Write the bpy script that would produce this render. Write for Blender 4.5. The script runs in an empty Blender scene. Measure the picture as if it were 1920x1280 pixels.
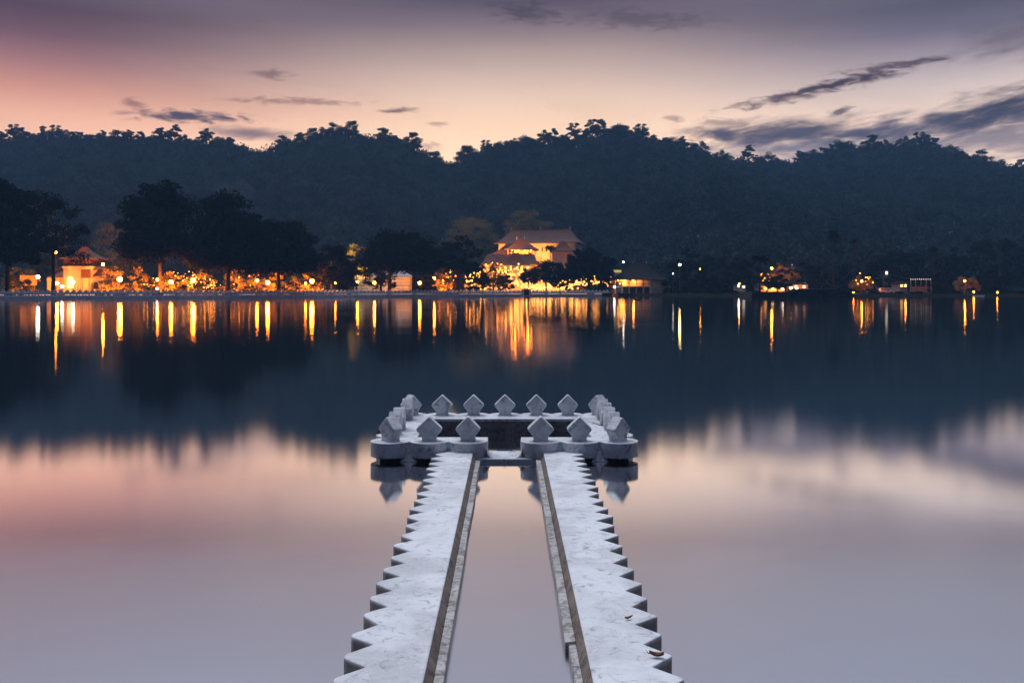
import bpy, math, random
import numpy as np
from mathutils import Vector, Matrix, noise as mnoise
R = math.radians
sc = bpy.context.scene
COL = sc.collection
# ------------------------------------------------------------------ camera
F = 1670.0; VX, VY, HC = 953.0, 545.0, 2.0          # focal length / vanishing point measured on the 1920 px photograph, lens height (m)
cam = bpy.data.cameras.new('camera'); camo = bpy.data.objects.new('camera', cam); COL.objects.link(camo)
cam.sensor_width = 36; cam.lens = F / 1920 * 36
cam.shift_x = (960 - VX) / 1920; cam.shift_y = -(640 - VY) / 1920
cam.clip_start = .05; cam.clip_end = 6000
camo.location = (0, 0, HC); camo.rotation_euler = (R(90), 0, 0); sc.camera = camo
sc.view_settings.view_transform = 'Standard'; sc.view_settings.look = 'None'
sc.view_settings.exposure = 0; sc.view_settings.gamma = 1
try:
    sc.cycles.use_denoising = True
    sc.cycles.max_bounces = 6; sc.cycles.diffuse_bounces = 2; sc.cycles.glossy_bounces = 3; sc.cycles.volume_bounces = 0
    sc.cycles.transparent_max_bounces = 6
    sc.cycles.sample_clamp_indirect = 4
    sc.cycles.caustics_reflective = False
except Exception: pass

def lin(c):
    return tuple((v/255/12.92 if v/255 <= .04045 else ((v/255+.055)/1.055)**2.4) for v in c) + (1,)
def px(x, y, Y):
    return Vector(((x-VX)*Y/F, Y, HC+(VY-y)*Y/F))
def pxX(x, Y): return (x-VX)*Y/F
def pyZ(y, Y): return HC+(VY-y)*Y/F

# ------------------------------------------------------------------ world: dusk sky
class G:
    """tiny node-graph builder"""
    def __init__(s, nt): s.nt = nt; s.nt.nodes.clear()
    def n(s, t, **k):
        o = s.nt.nodes.new(t)
        for a, v in k.items(): setattr(o, a, v)
        return o
    def l(s, a, b): s.nt.links.new(a, b)
    def m(s, op, a, b=None, c=None, clamp=False):
        o = s.n('ShaderNodeMath', operation=op, use_clamp=clamp)
        for i, v in enumerate((a, b, c)):
            if v is None: continue
            if isinstance(v, (int, float)): o.inputs[i].default_value = v
            else: s.l(v, o.inputs[i])
        return o.outputs[0]
    def ss(s, v, a, b, t0=0., t1=1.):
        o = s.n('ShaderNodeMapRange', interpolation_type='SMOOTHSTEP')
        s.l(v, o.inputs[0])
        for i, x in enumerate((a, b, t0, t1)): o.inputs[i+1].default_value = x
        return o.outputs[0]
    def mix(s, f, a, b, blend='MIX'):
        o = s.n('ShaderNodeMixRGB', blend_type=blend)
        for i, v in enumerate((f, a, b)):
            if isinstance(v, (int, float, tuple)): o.inputs[i].default_value = v
            else: s.l(v, o.inputs[i])
        return o.outputs[0]
    def ramp(s, v, stops, lo=0., hi=1., interp='LINEAR'):
        o = s.n('ShaderNodeValToRGB'); cr = o.color_ramp; cr.interpolation = interp
        while len(cr.elements) < len(stops): cr.elements.new(.5)
        for e, (p, c) in zip(cr.elements, stops): e.position = (p-lo)/(hi-lo)
        for e, (p, c) in zip(cr.elements, stops): e.color = c if len(c) == 4 else lin(c)
        s.l(s.m('DIVIDE', s.m('SUBTRACT', v, lo), hi-lo, clamp=True), o.inputs[0])
        return o.outputs[0]
    def noise(s, vec, scale, detail=3, rough=.5, dist=0):
        o = s.n('ShaderNodeTexNoise')
        if vec is not None: s.l(vec, o.inputs['Vector'])
        o.inputs['Scale'].default_value = scale; o.inputs['Detail'].default_value = detail
        o.inputs['Roughness'].default_value = rough; o.inputs['Distortion'].default_value = dist
        return o.outputs['Fac']

HAZE_D = .00028
world = bpy.data.worlds.new('World'); sc.world = world; world.use_nodes = True
g = G(world.node_tree)
tc = g.n('ShaderNodeTexCoord'); sep = g.n('ShaderNodeSeparateXYZ'); g.l(tc.outputs['Generated'], sep.inputs[0])
dx, dy, dz = sep.outputs
DEG = 180/math.pi
az = g.m('MULTIPLY', g.m('ARCTAN2', dx, dy), DEG)
el = g.m('MULTIPLY', g.m('ARCSINE', dz), DEG)
def elv(y): return math.atan((VY-y)/F)*DEG
def azv(x): return math.atan((x-VX)/F)*DEG
HI = [(24, (154,160,182)), (30, (150,158,184)), (44, (176,188,214)), (60, (190,198,220)), (90, (204,212,234))]
def col(stops): return g.ramp(el, [(e, c) for e, c in stops]+HI, 0, 90)
def side(st): return col([(e*.87, c) for e, c in st])      # elevations measured off axis sit lower
left = side([(0,(242,186,154)), (9.5,(242,190,158)), (11.5,(230,170,142)), (13.2,(202,140,122)), (15,(160,112,112)), (16.6,(118,84,94)), (18.2,(92,68,82)), (20.2,(120,108,122)), (21.5,(178,170,180)), (23.5,(168,170,186))])
mid = col([(0,(252,216,178)), (8.5,(252,212,174)), (11,(246,206,174)), (12.2,(236,202,178)), (13.5,(218,188,172)), (15,(190,164,156)), (16.6,(140,121,128)), (18.0,(94,82,96)), (18.8,(106,96,110)), (20,(170,160,168)), (21.5,(182,178,190))])
right = side([(0,(250,220,196)), (8.5,(250,216,190)), (11,(242,208,186)), (12.5,(224,200,186)), (13.8,(202,184,180)), (15.4,(164,150,158)), (17,(118,110,128)), (18.5,(94,90,108)), (20,(106,102,120)), (21.5,(176,174,186)), (23.5,(174,178,194))])
back = g.ramp(el, [(0,(42,50,74)), (14,(44,52,78)), (30,(60,70,98)), (50,(96,108,142)), (68,(190,198,220)), (90,(204,212,234))], 0, 90)
lm = g.mix(g.ss(az, -29, 0), left, mid)
front = g.mix(g.ss(az, 2, 27), lm, right)
sky = g.mix(g.ss(dy, -.25, .45), back, front)
# broad soft streaking so the gradient is not even
cv = g.n('ShaderNodeCombineXYZ'); g.l(g.m('MULTIPLY', az, .06), cv.inputs[0]); g.l(g.m('MULTIPLY', g.m('ADD', el, g.m('MULTIPLY', az, .08)), .22), cv.inputs[1])
soft = g.noise(cv.outputs[0], 1.1, 4, .55)
sky = g.mix(g.m('MULTIPLY', g.ss(soft, .48, .75), .35), sky, lin((120,92,100)), 'MIX') if False else g.mix(g.ss(soft, .42, .8, 0, .22), sky, g.mix(.55, sky, lin((70,52,66))))
# clouds: (px x, px y, half width px, half height px, slope, colour, opacity)
cf = g.n('ShaderNodeCombineXYZ'); g.l(g.m('MULTIPLY', az, .42), cf.inputs[0]); g.l(g.m('MULTIPLY', g.m('ADD', el, g.m('MULTIPLY', az, -.12)), 1.7), cf.inputs[1])
nz = g.noise(cf.outputs[0], 1.0, 5, .58, .3)
cf2 = g.n('ShaderNodeCombineXYZ'); g.l(g.m('MULTIPLY', az, .9), cf2.inputs[0]); g.l(g.m('MULTIPLY', el, 3.0), cf2.inputs[1]); cf2.inputs[2].default_value = 7
nz2 = g.noise(cf2.outputs[0], 1.0, 4, .55, .5)
PPD = F/DEG
for (cx, cy, hw, hh, sl, c, op, nn) in [
    (1880, 290, 330, 62, 0, (120,112,132), .85, nz), (1500, 290, 240, 40, 0, (120,120,146), .85, nz), (1700, 268, 160, 18, -.1, (104,100,120), .8, nz),
    (1895, 243, 200, 36, -.17, (74,70,88), 1, nz), (1480, 262, 200, 30, .02, (84,78,98), .95, nz),
    (1350, 262, 50, 14, 0, (88,82,100), .9, nz2),
    (1575, 181, 170, 13, -.17, (88,68,80), 1, nz2), (1450, 204, 90, 10, -.1, (110,86,94), .8, nz2), (1700, 157, 120, 8, -.05, (112,90,98), .8, nz2),
    (1575, 229, 22, 7, -.2, (110,92,100), .9, nz2), (1360, 240, 45, 9, .1, (176,142,138), .7, nz2), (1265, 228, 22, 7, 0, (176,140,134), .7, nz2),
    (355, 238, 110, 12, -.02, (98,82,98), 1, nz2), (470, 262, 90, 15, .05, (132,108,122), .85, nz),
    (745, 210, 40, 6, -.08, (120,92,98), .9, nz2), (560, 200, 130, 8, -.02, (168,122,118), .7, nz2), (512, 153, 40, 11, 0, (120,88,94), .6, nz2),
    (250, 221, 26, 8, 0, (150,100,100), .7, nz2), (820, 234, 30, 6, 0, (190,150,140), .6, nz2), (800, 275, 40, 12, 0, (196,158,150), .6, nz2),
    (985, 25, 70, 22, .1, (60,52,62), .55, nz2), (1200, 42, 150, 20, .06, (84,72,82), .5, nz2), (1900, 130, 90, 40, 0, (118,108,118), .6, nz)]:
    u = g.m('DIVIDE', g.m('SUBTRACT', az, azv(cx)), hw/PPD)
    v = g.m('DIVIDE', g.m('ADD', g.m('SUBTRACT', el, elv(cy)), g.m('MULTIPLY', g.m('SUBTRACT', az, azv(cx)), sl)), hh/PPD)
    d = g.m('SQRT', g.m('ADD', g.m('MULTIPLY', u, u), g.m('MULTIPLY', v, v)))
    k = g.m('ADD', g.m('SUBTRACT', 1.0, d), g.m('MULTIPLY', g.m('SUBTRACT', nn, .5), 1.7 if nn is nz else 2.6))
    sky = g.mix(g.ss(k, -.2, .95, 0, op), sky, tuple(q*.62 for q in lin(c)[:3])+(1,))
nsk = g.n('ShaderNodeTexSky', sky_type='NISHITA', sun_disc=False)
nsk.sun_elevation = R(-5.0); nsk.sun_rotation = R(0); nsk.altitude = 500
bg1 = g.n('ShaderNodeBackground'); g.l(sky, bg1.inputs[0]); g.l(g.ss(el, 5, 16.8, 1.72, 1.0), bg1.inputs[1])
bg2 = g.n('ShaderNodeBackground'); g.l(nsk.outputs[0], bg2.inputs[0]); bg2.inputs[1].default_value = .05
add = g.n('ShaderNodeAddShader'); g.l(bg1.outputs[0], add.inputs[0]); g.l(bg2.outputs[0], add.inputs[1])
wo = g.n('ShaderNodeOutputWorld'); g.l(add.outputs[0], wo.inputs[0])
# ------------------------------------------------------------------ sun: the afterglow, high and very soft
sun = bpy.data.lights.new('sun', 'SUN'); sun.energy = 2.1; sun.angle = R(42); sun.color = (.93, .96, 1)
suno = bpy.data.objects.new('sun', sun); COL.objects.link(suno)
suno.rotation_euler = (R(-28), R(-14), 0)

# ------------------------------------------------------------------ materials
def mat(name, f):
    m = bpy.data.materials.new(name); m.use_nodes = True; gg = G(m.node_tree)
    out = gg.n('ShaderNodeOutputMaterial'); gg.out = out
    sh = f(gg)
    gg.l(sh, out.inputs[0]); return m
def bsdf(gg, colr, rough=.8, bump=None, bs=.3, bd=.02, spec=.3):
    p = gg.n('ShaderNodeBsdfPrincipled')
    if isinstance(colr, tuple): p.inputs['Base Color'].default_value = colr
    else: gg.l(colr, p.inputs['Base Color'])
    if isinstance(rough, (int, float)): p.inputs['Roughness'].default_value = rough
    else: gg.l(rough, p.inputs['Roughness'])
    p.inputs['Specular IOR Level'].default_value = spec
    if bump is not None:
        b = gg.n('ShaderNodeBump'); b.inputs['Strength'].default_value = bs; b.inputs['Distance'].default_value = bd
        gg.l(bump, b.inputs['Height']); gg.l(b.outputs[0], p.inputs['Normal'])
    return p.outputs[0]
def geo(gg): return gg.n('ShaderNodeNewGeometry').outputs['Position']
def simple(name, c, rough=.8, var=.35, scale=.6, c2=None):
    c2 = c2 or tuple(v*(1-var) for v in c[:3])+(1,)
    def f(gg):
        n = gg.noise(geo(gg), scale, 4, .6)
        return bsdf(gg, gg.mix(gg.ss(n, .35, .7), c, c2), rough, spec=.3 if rough < .7 else .04)
    return mat(name, f)
def emit(name, c, s):
    def f(gg):
        e = gg.n('ShaderNodeEmission'); e.inputs[0].default_value = c; e.inputs[1].default_value = s
        return e.outputs[0]
    return mat(name, f)
def whitewash(base, dark, green, speck=.55, name='whitewash', flank_shade=None):
    def f(gg):
        P = geo(gg)
        mp = gg.n('ShaderNodeMapping'); gg.l(P, mp.inputs[0]); mp.inputs['Scale'].default_value = (1.0, 1.0, 1.0)
        big = gg.noise(mp.outputs[0], 2.2, 5, .62, .4)
        med = gg.noise(mp.outputs[0], 11, 6, .7, .8)
        mf = gg.n('ShaderNodeMapping'); gg.l(P, mf.inputs[0]); mf.inputs['Scale'].default_value = (.45, 1, 1)
        fine = gg.noise(mf.outputs[0], 60, 5, .7)
        v = gg.n('ShaderNodeTexVoronoi', feature='F1'); gg.l(P, v.inputs['Vector']); v.inputs['Scale'].default_value = 9
        c = gg.mix(gg.ss(big, .38, .66), base, tuple(x*.70 for x in base[:3])+(1,))
        c = gg.mix(gg.ss(med, .52, .68, 0, .8), c, green)
        c = gg.mix(gg.ss(gg.m('ADD', gg.m('MULTIPLY', fine, .6), gg.m('MULTIPLY', med, .5)), speck+.04, speck+.15, 0, .8), c, dark)
        c = gg.mix(gg.ss(v.outputs['Distance'], .05, .015, 0, .8), c, dark)
        vc = gg.n('ShaderNodeTexVoronoi', feature='DISTANCE_TO_EDGE'); vc.inputs['Scale'].default_value = 1.5
        wp = gg.n('ShaderNodeVectorMath', operation='ADD'); gg.l(P, wp.inputs[0])
        wn = gg.n('ShaderNodeTexNoise'); gg.l(P, wn.inputs['Vector']); wn.inputs['Scale'].default_value = 4; wn.inputs['Detail'].default_value = 4
        gg.l(wn.outputs['Color'], wp.inputs[1]); gg.l(wp.outputs[0], vc.inputs['Vector'])
        crack = gg.m('MULTIPLY', gg.ss(vc.outputs['Distance'], .012, .003), gg.ss(big, .46, .56))
        c = gg.mix(gg.m('MULTIPLY', crack, .35), c, dark)
        c = gg.mix(gg.ss(fine, .52, .70, 0, .55), c, tuple(min(.9, x*1.14) for x in base[:3])+(1,))
        if flank_shade:
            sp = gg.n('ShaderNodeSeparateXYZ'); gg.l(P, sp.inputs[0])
            shade_mask = gg.ss(gg.m('ADD', sp.outputs[2], gg.m('MULTIPLY', gg.m('SUBTRACT', med, .5), .06)), .112, .085)
            c = gg.mix(shade_mask, c, flank_shade)      # flank shade put into the colour, with algae stains, below the painted top
        h = gg.m('ADD', gg.m('MULTIPLY', fine, .5), gg.m('MULTIPLY', med, .8))
        return bsdf(gg, c, gg.ss(med, .3, .7, .42, .8), h, .55, .012, .35)
    return mat(name, f)
M = {}
M['white'] = whitewash((.74,.76,.80,1), (.12,.11,.105,1), (.46,.49,.52,1), flank_shade=(.26,.25,.25,1))
M['rim'] = whitewash((.66,.69,.74,1), (.10,.10,.10,1), (.36,.38,.41,1), .52, 'weathered_whitewash')
M['ledge'] = whitewash((.52,.50,.49,1), (.10,.085,.075,1), (.24,.20,.185,1), .47, 'stained_concrete')
M['cheek'] = whitewash((.24,.195,.175,1), (.05,.04,.035,1), (.14,.12,.11,1), .48, 'shaded_brown_concrete')  # brown concrete darkened with the cheek's shade, put into the colour
M['plinth'] = whitewash((.20,.20,.21,1), (.04,.04,.04,1), (.10,.10,.09,1), .48, 'dark_concrete')  # much darker than the rim
M['lakewall'] = simple('lake_wall_paint', (.92,.92,.95,1), .8, .12, .9)
M['lakebase'] = simple('lake_wall_base', (.78,.74,.78,1), .8, .25, .8)
M['bark'] = simple('bark', (.045,.036,.03,1), .9, .4, 1.5)
M['palebark'] = simple('pale_bark', (.22,.20,.18,1), .9, .3, 1.0)
def leafmat(name, a, b, tr=.25, sc_=.35):
    def f(gg):
        P = geo(gg); n = gg.noise(P, sc_, 3, .6)
        c = gg.mix(gg.ss(n, .35, .68), a, b)
        d = gg.n('ShaderNodeBsdfDiffuse'); gg.l(c, d.inputs[0])
        t = gg.n('ShaderNodeBsdfTranslucent'); gg.l(c, t.inputs[0])
        x = gg.n('ShaderNodeMixShader'); x.inputs[0].default_value = tr
        gg.l(d.outputs[0], x.inputs[1]); gg.l(t.outputs[0], x.inputs[2]); return x.outputs[0]
    return mat(name, f)
M['leaf'] = leafmat('foliage', (.006,.008,.005,1), (.013,.014,.008,1))  # leaf colour darkened so unlit trees stand as silhouettes
M['leaf_pale'] = leafmat('pale_foliage', (.15,.135,.06,1), (.21,.17,.07,1))  # leaf colour lightened so lamplight shows orange on it
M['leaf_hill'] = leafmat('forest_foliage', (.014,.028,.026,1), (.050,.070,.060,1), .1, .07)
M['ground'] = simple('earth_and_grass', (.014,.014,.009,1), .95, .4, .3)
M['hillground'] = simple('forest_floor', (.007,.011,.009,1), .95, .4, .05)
M['rooftile'] = simple('clay_roof_tiles', (.17,.095,.08,1), .85, .3, .8)
M['whiteroof'] = simple('white_sheet_roof', (.42,.40,.40,1), .7, .15, .5)
M['darkroof'] = simple('dark_roof_tiles', (.022,.017,.018,1), .85, .3, .8)
M['plaster'] = simple('cream_plaster', (.72,.66,.55,1), .85, .15, .5)
M['stonewall'] = simple('white_plaster', (.34,.32,.31,1), .85, .3, .5)
M['pavwhite'] = simple('pavilion_whitewash', (.80,.79,.78,1), .85, .2, .5)
M['shutter'] = simple('dark_timber', (.05,.035,.025,1), .7, .4, 2)
M['wood'] = simple('brown_timber', (.16,.09,.05,1), .7, .4, 2)
M['metal'] = simple('painted_metal', (.10,.10,.10,1), .5, .3, 2)
M['darkstone'] = simple('wet_dark_stone', (.05,.05,.05,1), .8, .5, .8)
M['paleedge'] = simple('pale_stone', (.38,.38,.38,1), .8, .3, .8)
M['orange'] = simple('orange_plastic', (.75,.22,.03,1), .5, .2, 2)
M['vanwhite'] = simple('white_car_paint', (.75,.75,.76,1), .25, .05, 1)
M['glassdark'] = simple('dark_glass', (.02,.025,.03,1), .08, .2, 1)
M['rubber'] = simple('rubber', (.02,.02,.02,1), .8, .2, 2)
M['leafdry'] = simple('dry_leaf', (.20,.075,.025,1), .6, .5, 40)
M['blackbird'] = simple('black_feathers', (.012,.012,.014,1), .6, .2, 4)
SOD = (1, .21, .013, 1); WARM = (1, .58, .22, 1); WHT = (1, .90, .74, 1); YEL = (1, .72, .25, 1)
M['lampsod'] = emit('sodium_lamp', SOD, 330)
M['lampsod_dim'] = emit('small_sodium_lamp', SOD, 150)
M['lampwhite'] = emit('white_lamp', WHT, 30)
M['lampyel'] = emit('yellow_lamp', YEL, 70)
M['bulb'] = emit('fairy_bulb', (1,.28,.03,1), 40)
M['bulbw'] = emit('gold_bulb', (1,.34,.05,1), 32)
M['litwin'] = emit('lit_window', (1,.50,.14,1), 3.5)
M['litwinw'] = emit('white_lit_window', (1,.82,.60,1), 3.0)
M['litarch'] = emit('lit_archway', (1,.66,.26,1), 2.2)
def water(gg):
    P = geo(gg); sp = gg.n('ShaderNodeSeparateXYZ'); gg.l(P, sp.inputs[0])
    mp = gg.n('ShaderNodeMapping'); gg.l(P, mp.inputs[0]); mp.inputs['Scale'].default_value = (.02, .09, 1)
    n = gg.noise(mp.outputs[0], 1.0, 4, .6, .4)
    mp2 = gg.n('ShaderNodeMapping'); gg.l(P, mp2.inputs[0]); mp2.inputs['Scale'].default_value = (.5, .8, 1)
    n2 = gg.noise(mp2.outputs[0], 1.0, 3, .6, .6)
    yy = gg.m('ADD', sp.outputs[1], gg.m('MULTIPLY', gg.m('SUBTRACT', n2, .5), 2.0))
    near = gg.ss(yy, 9.0, 5.2, 0, 1)                       # breeze-ruffled shallows close to the bank
    r = gg.m('ADD', gg.ss(n, .35, .7, .074, .098), gg.m('MULTIPLY', near, .19))
    gl = gg.n('ShaderNodeBsdfGlossy', distribution='BECKMANN'); gl.inputs[0].default_value = (0.97,.97,.97,1); gg.l(r, gl.inputs['Roughness'])
    df = gg.n('ShaderNodeBsdfDiffuse'); df.inputs[0].default_value = (.05,.07,.08,1)
    mx = gg.n('ShaderNodeMixShader'); mx.inputs[0].default_value = .03
    gg.l(gl.outputs[0], mx.inputs[1]); gg.l(df.outputs[0], mx.inputs[2]); return mx.outputs[0]
M['water'] = mat('lake_water', water)

# ------------------------------------------------------------------ mesh helpers
class MB:
    def __init__(s): s.v = []; s.f = []
    def add(s, vs, fs):
        o = len(s.v); s.v += [tuple(x) for x in vs]; s.f += [tuple(i+o for i in q) for q in fs]; return s
    def box(s, x0, x1, y0, y1, z0, z1, T=None):
        vs = [Vector(p) for p in ((x0,y0,z0),(x1,y0,z0),(x1,y1,z0),(x0,y1,z0),(x0,y0,z1),(x1,y0,z1),(x1,y1,z1),(x0,y1,z1))]
        if T: vs = [T @ p for p in vs]
        return s.add(vs, [(3,2,1,0),(4,5,6,7),(0,1,5,4),(1,2,6,5),(2,3,7,6),(3,0,4,7)])
    def prism(s, poly, h0, h1, T=None, axis='z'):
        n = len(poly)
        if axis == 'z': vs = [Vector((a,b,h0)) for a,b in poly]+[Vector((a,b,h1)) for a,b in poly]
        else: vs = [Vector((a,h0,b)) for a,b in poly]+[Vector((a,h1,b)) for a,b in poly]
        if T: vs = [T @ p for p in vs]
        return s.add(vs, [tuple(range(n))[::-1], tuple(range(n, 2*n))]+[(i,(i+1)%n,(i+1)%n+n,i+n) for i in range(n)])
    def tube(s, pts, rad, k=6, cap=True):
        pts = [Vector(p) for p in pts]; rings = []
        if not hasattr(rad, '__len__'): rad = [rad]*len(pts)
        for i, p in enumerate(pts):
            d = (pts[min(i+1, len(pts)-1)]-pts[max(i-1, 0)])
            d = d.normalized() if d.length > 1e-9 else Vector((0,0,1))
            a = d.cross(Vector((0,1,0)) if abs(d.y) < .9 else Vector((1,0,0))).normalized(); b = d.cross(a)
            rings.append([p+(a*math.cos(t*2*math.pi/k)+b*math.sin(t*2*math.pi/k))*rad[i] for t in range(k)])
        vs = [q for r in rings for q in r]; fs = []
        for i in range(len(pts)-1):
            for t in range(k):
                fs.append((i*k+t, i*k+(t+1)%k, (i+1)*k+(t+1)%k, (i+1)*k+t))
        if cap: fs += [tuple(range(k))[::-1], tuple(range((len(pts)-1)*k, len(pts)*k))]
        return s.add(vs, fs)
    def ball(s, c, r, k=8, m=5, sz=1.0):
        c = Vector(c); vs = [c+Vector((0,0,-r*sz))]; fs = []
        for i in range(1, m):
            a = -math.pi/2+math.pi*i/m
            for t in range(k):
                vs.append(c+Vector((r*math.cos(a)*math.cos(t*2*math.pi/k), r*math.cos(a)*math.sin(t*2*math.pi/k), r*sz*math.sin(a))))
        vs.append(c+Vector((0,0,r*sz)))
        for t in range(k): fs.append((0, 1+(t+1)%k, 1+t))
        for i in range(m-2):
            for t in range(k):
                a = 1+i*k
                fs.append((a+t, a+(t+1)%k, a+k+(t+1)%k, a+k+t))
        l = len(vs)-1
        for t in range(k): fs.append((l-k+t, l-k+(t+1)%k, l))
        return s.add(vs, fs)
    def hip(s, L, W, ze, rl0, rl1, zr, th=.25, curve=1.7, n=6, T=None):
        """hipped roof with a concave sweep: eaves rectangle 0..L x 0..W, ridge rl0..rl1 along the middle"""
        vs = []; fs = []
        for i in range(n+1):
            t = i/n; z = ze+(zr-ze)*(t**curve)
            x0, x1 = rl0*t, L+(rl1-L)*t; y0, y1 = W/2*t, W-W/2*t
            if i == n: y0 -= .12; y1 += .12
            vs += [Vector((x0,y0,z)), Vector((x1,y0,z)), Vector((x1,y1,z)), Vector((x0,y1,z))]
        vs += [Vector((0,0,ze-th)), Vector((L,0,ze-th)), Vector((L,W,ze-th)), Vector((0,W,ze-th))]
        if T: vs = [T @ p for p in vs]
        for i in range(n):
            for t in range(4): fs.append((i*4+t, i*4+(t+1)%4, i*4+4+(t+1)%4, i*4+4+t))
        b = (n+1)*4
        for t in range(4): fs.append((b+t, b+(t+1)%4, (t+1)%4, t))
        fs += [(b+3,b+2,b+1,b), (n*4,n*4+1,n*4+2,n*4+3)]
        return s.add(vs, fs)
    def build(s, name, m, parent=None, smooth=False, bevel=0, org=None):
        me = bpy.data.meshes.new(name)
        v = s.v
        if parent is not None and org is None: org = parent_world(parent)
        if org is not None: v = [(a[0]-org[0], a[1]-org[1], a[2]-org[2]) for a in v]
        me.from_pydata(v, [], s.f); me.update(); me.materials.append(m)
        if smooth: me.polygons.foreach_set('use_smooth', [True]*len(me.polygons))
        o = bpy.data.objects.new(name, me); COL.objects.link(o)
        if parent is not None: o.parent = parent
        elif org is not None: o.location = org
        if bevel:
            b = o.modifiers.new('bevel', 'BEVEL'); b.width = bevel; b.segments = 2; b.limit_method = 'ANGLE'; b.angle_limit = R(35)
        return o
def parent_world(p):
    v = Vector((0,0,0))
    while p is not None: v += p.location; p = p.parent
    return v
def tag(o, label=None, cat=None, group=None, kind=None):
    if label: o['label'] = label
    if cat: o['category'] = cat
    if group: o['group'] = group
    if kind: o['kind'] = kind
    return o
def thing(name, loc, label, cat, group=None):
    o = bpy.data.objects.new(name, None); COL.objects.link(o); o.location = loc; o.empty_display_size = .2
    return tag(o, label, cat, group)
def quads_mesh(name, V, m, parent=None):
    """V: (n,4,3) array of quads -> one mesh"""
    n = len(V); me = bpy.data.meshes.new(name)
    me.vertices.add(n*4); me.vertices.foreach_set('co', V.reshape(-1).astype(np.float32))
    me.loops.add(n*4); me.loops.foreach_set('vertex_index', np.arange(n*4, dtype=np.int32))
    me.polygons.add(n); me.polygons.foreach_set('loop_start', np.arange(0, n*4, 4, dtype=np.int32))
    try: me.polygons.foreach_set('loop_total', np.full(n, 4, dtype=np.int32))
    except Exception: pass
    me.update(calc_edges=True); me.materials.append(m)
    o = bpy.data.objects.new(name, me); COL.objects.link(o)
    if parent is not None: o.parent = parent
    return o
def leaf_quads(rng, C, size, aspect=.7):
    n = len(C)
    a = rng.normal(size=(n,3)); a /= np.linalg.norm(a, axis=1)[:,None]
    b = rng.normal(size=(n,3)); b -= (a*b).sum(1)[:,None]*a; b /= np.linalg.norm(b, axis=1)[:,None]
    s = (size*(.6+.8*rng.random(n)))[:,None]
    a = a*s; b = b*s*aspect
    return np.stack([C-a, C-b*.9+a*.1, C+a, C+b*.9+a*.1], 1)
def point_light(name, parent, loc, power, c, rad=.3):
    l = bpy.data.lights.new(name, 'POINT'); l.energy = power; l.color = c[:3]; l.shadow_soft_size = rad
    o = bpy.data.objects.new(name, l); COL.objects.link(o); o.location = loc
    if parent: o.parent = parent
    return o

# ------------------------------------------------------------------ terrain functions
SH = [(-400,212),(-60,226),(0,230),(170,238),(340,249),(500,268),(680,296),(850,318),(950,331),(1100,340),(1165,344),(1260,330),(1400,312),(1600,303),(1920,303),(2300,303)]
SKYL = [(-500,300),(-200,270),(0,262),(85,256),(160,262),(240,258),(310,262),(370,268),(430,270),(470,280),(500,284),(530,272),(570,262),(640,250),(700,262),(740,260),(770,272),(800,290),(830,306),(860,303),(880,296),(910,284),(940,276),(990,272),(1050,266),(1100,256),(1170,250),(1210,264),(1260,266),(1310,290),(1360,298),(1400,302),(1450,306),(1500,304),(1540,290),(1580,282),(1640,276),(1700,272),(1750,282),(1800,296),(1850,310),(1920,330),(2100,380),(2400,420)]
def interp(tab, x):
    if x <= tab[0][0]: return tab[0][1]
    for (a, b), (c, d) in zip(tab, tab[1:]):
        if x <= c:
            t = (x-a)/(c-a); return b+(d-b)*t
    return tab[-1][1]
def shoreY(X):                                   # shore line as a function of X (found by fixed point on the photo column)
    Y = 300.
    for _ in range(12): Y = .5*Y+.5*interp(SH, VX+F*X/Y)
    return Y
_sx = np.arange(-420, 421, 4.0); _sy = np.array([shoreY(x) for x in _sx])
def shore(X): return float(np.interp(X, _sx, _sy))
def ridgeY(X): return 800+30*math.sin(X*.008)+(70 if X > 150 else 0)*min(1, (X-150)/150 if X > 150 else 0)
def footY(X):
    f = 440 if X < 60 else 440-90*min(1, (X-60)/60)
    return f
def hillZ(X, Y):
    ys = shore(X); z0 = 1.0
    if Y < ys: return -3.0
    Yr = ridgeY(X); yf = footY(X)
    if Y < yf: return z0+.012*(Y-ys)*min(1., (Y-ys)/30)
    zf = z0+.012*(yf-ys)
    pxr = VX+F*X/Yr
    Zr = pyZ(interp(SKYL, pxr), Yr)-8.0
    t = (Y-yf)/(Yr-yf)
    nz = mnoise.noise(Vector((X*.012, Y*.012, 3)))*9+mnoise.noise(Vector((X*.03, Y*.03, 9)))*3.5
    if t <= 1:
        s = t**1.15
        return zf+(Zr-zf)*s+nz*min(1, t*4)*(1-t)**.5
    return Zr-(Y-Yr)*.22
def findY(x, y, lo=300, hi=840):
    """distance at which the ground shows at photo pixel (x, y)"""
    Y = lo
    while Y < hi:
        if hillZ(pxX(x, Y), Y) >= pyZ(y, Y): return Y
        Y += 3
    return hi

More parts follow.
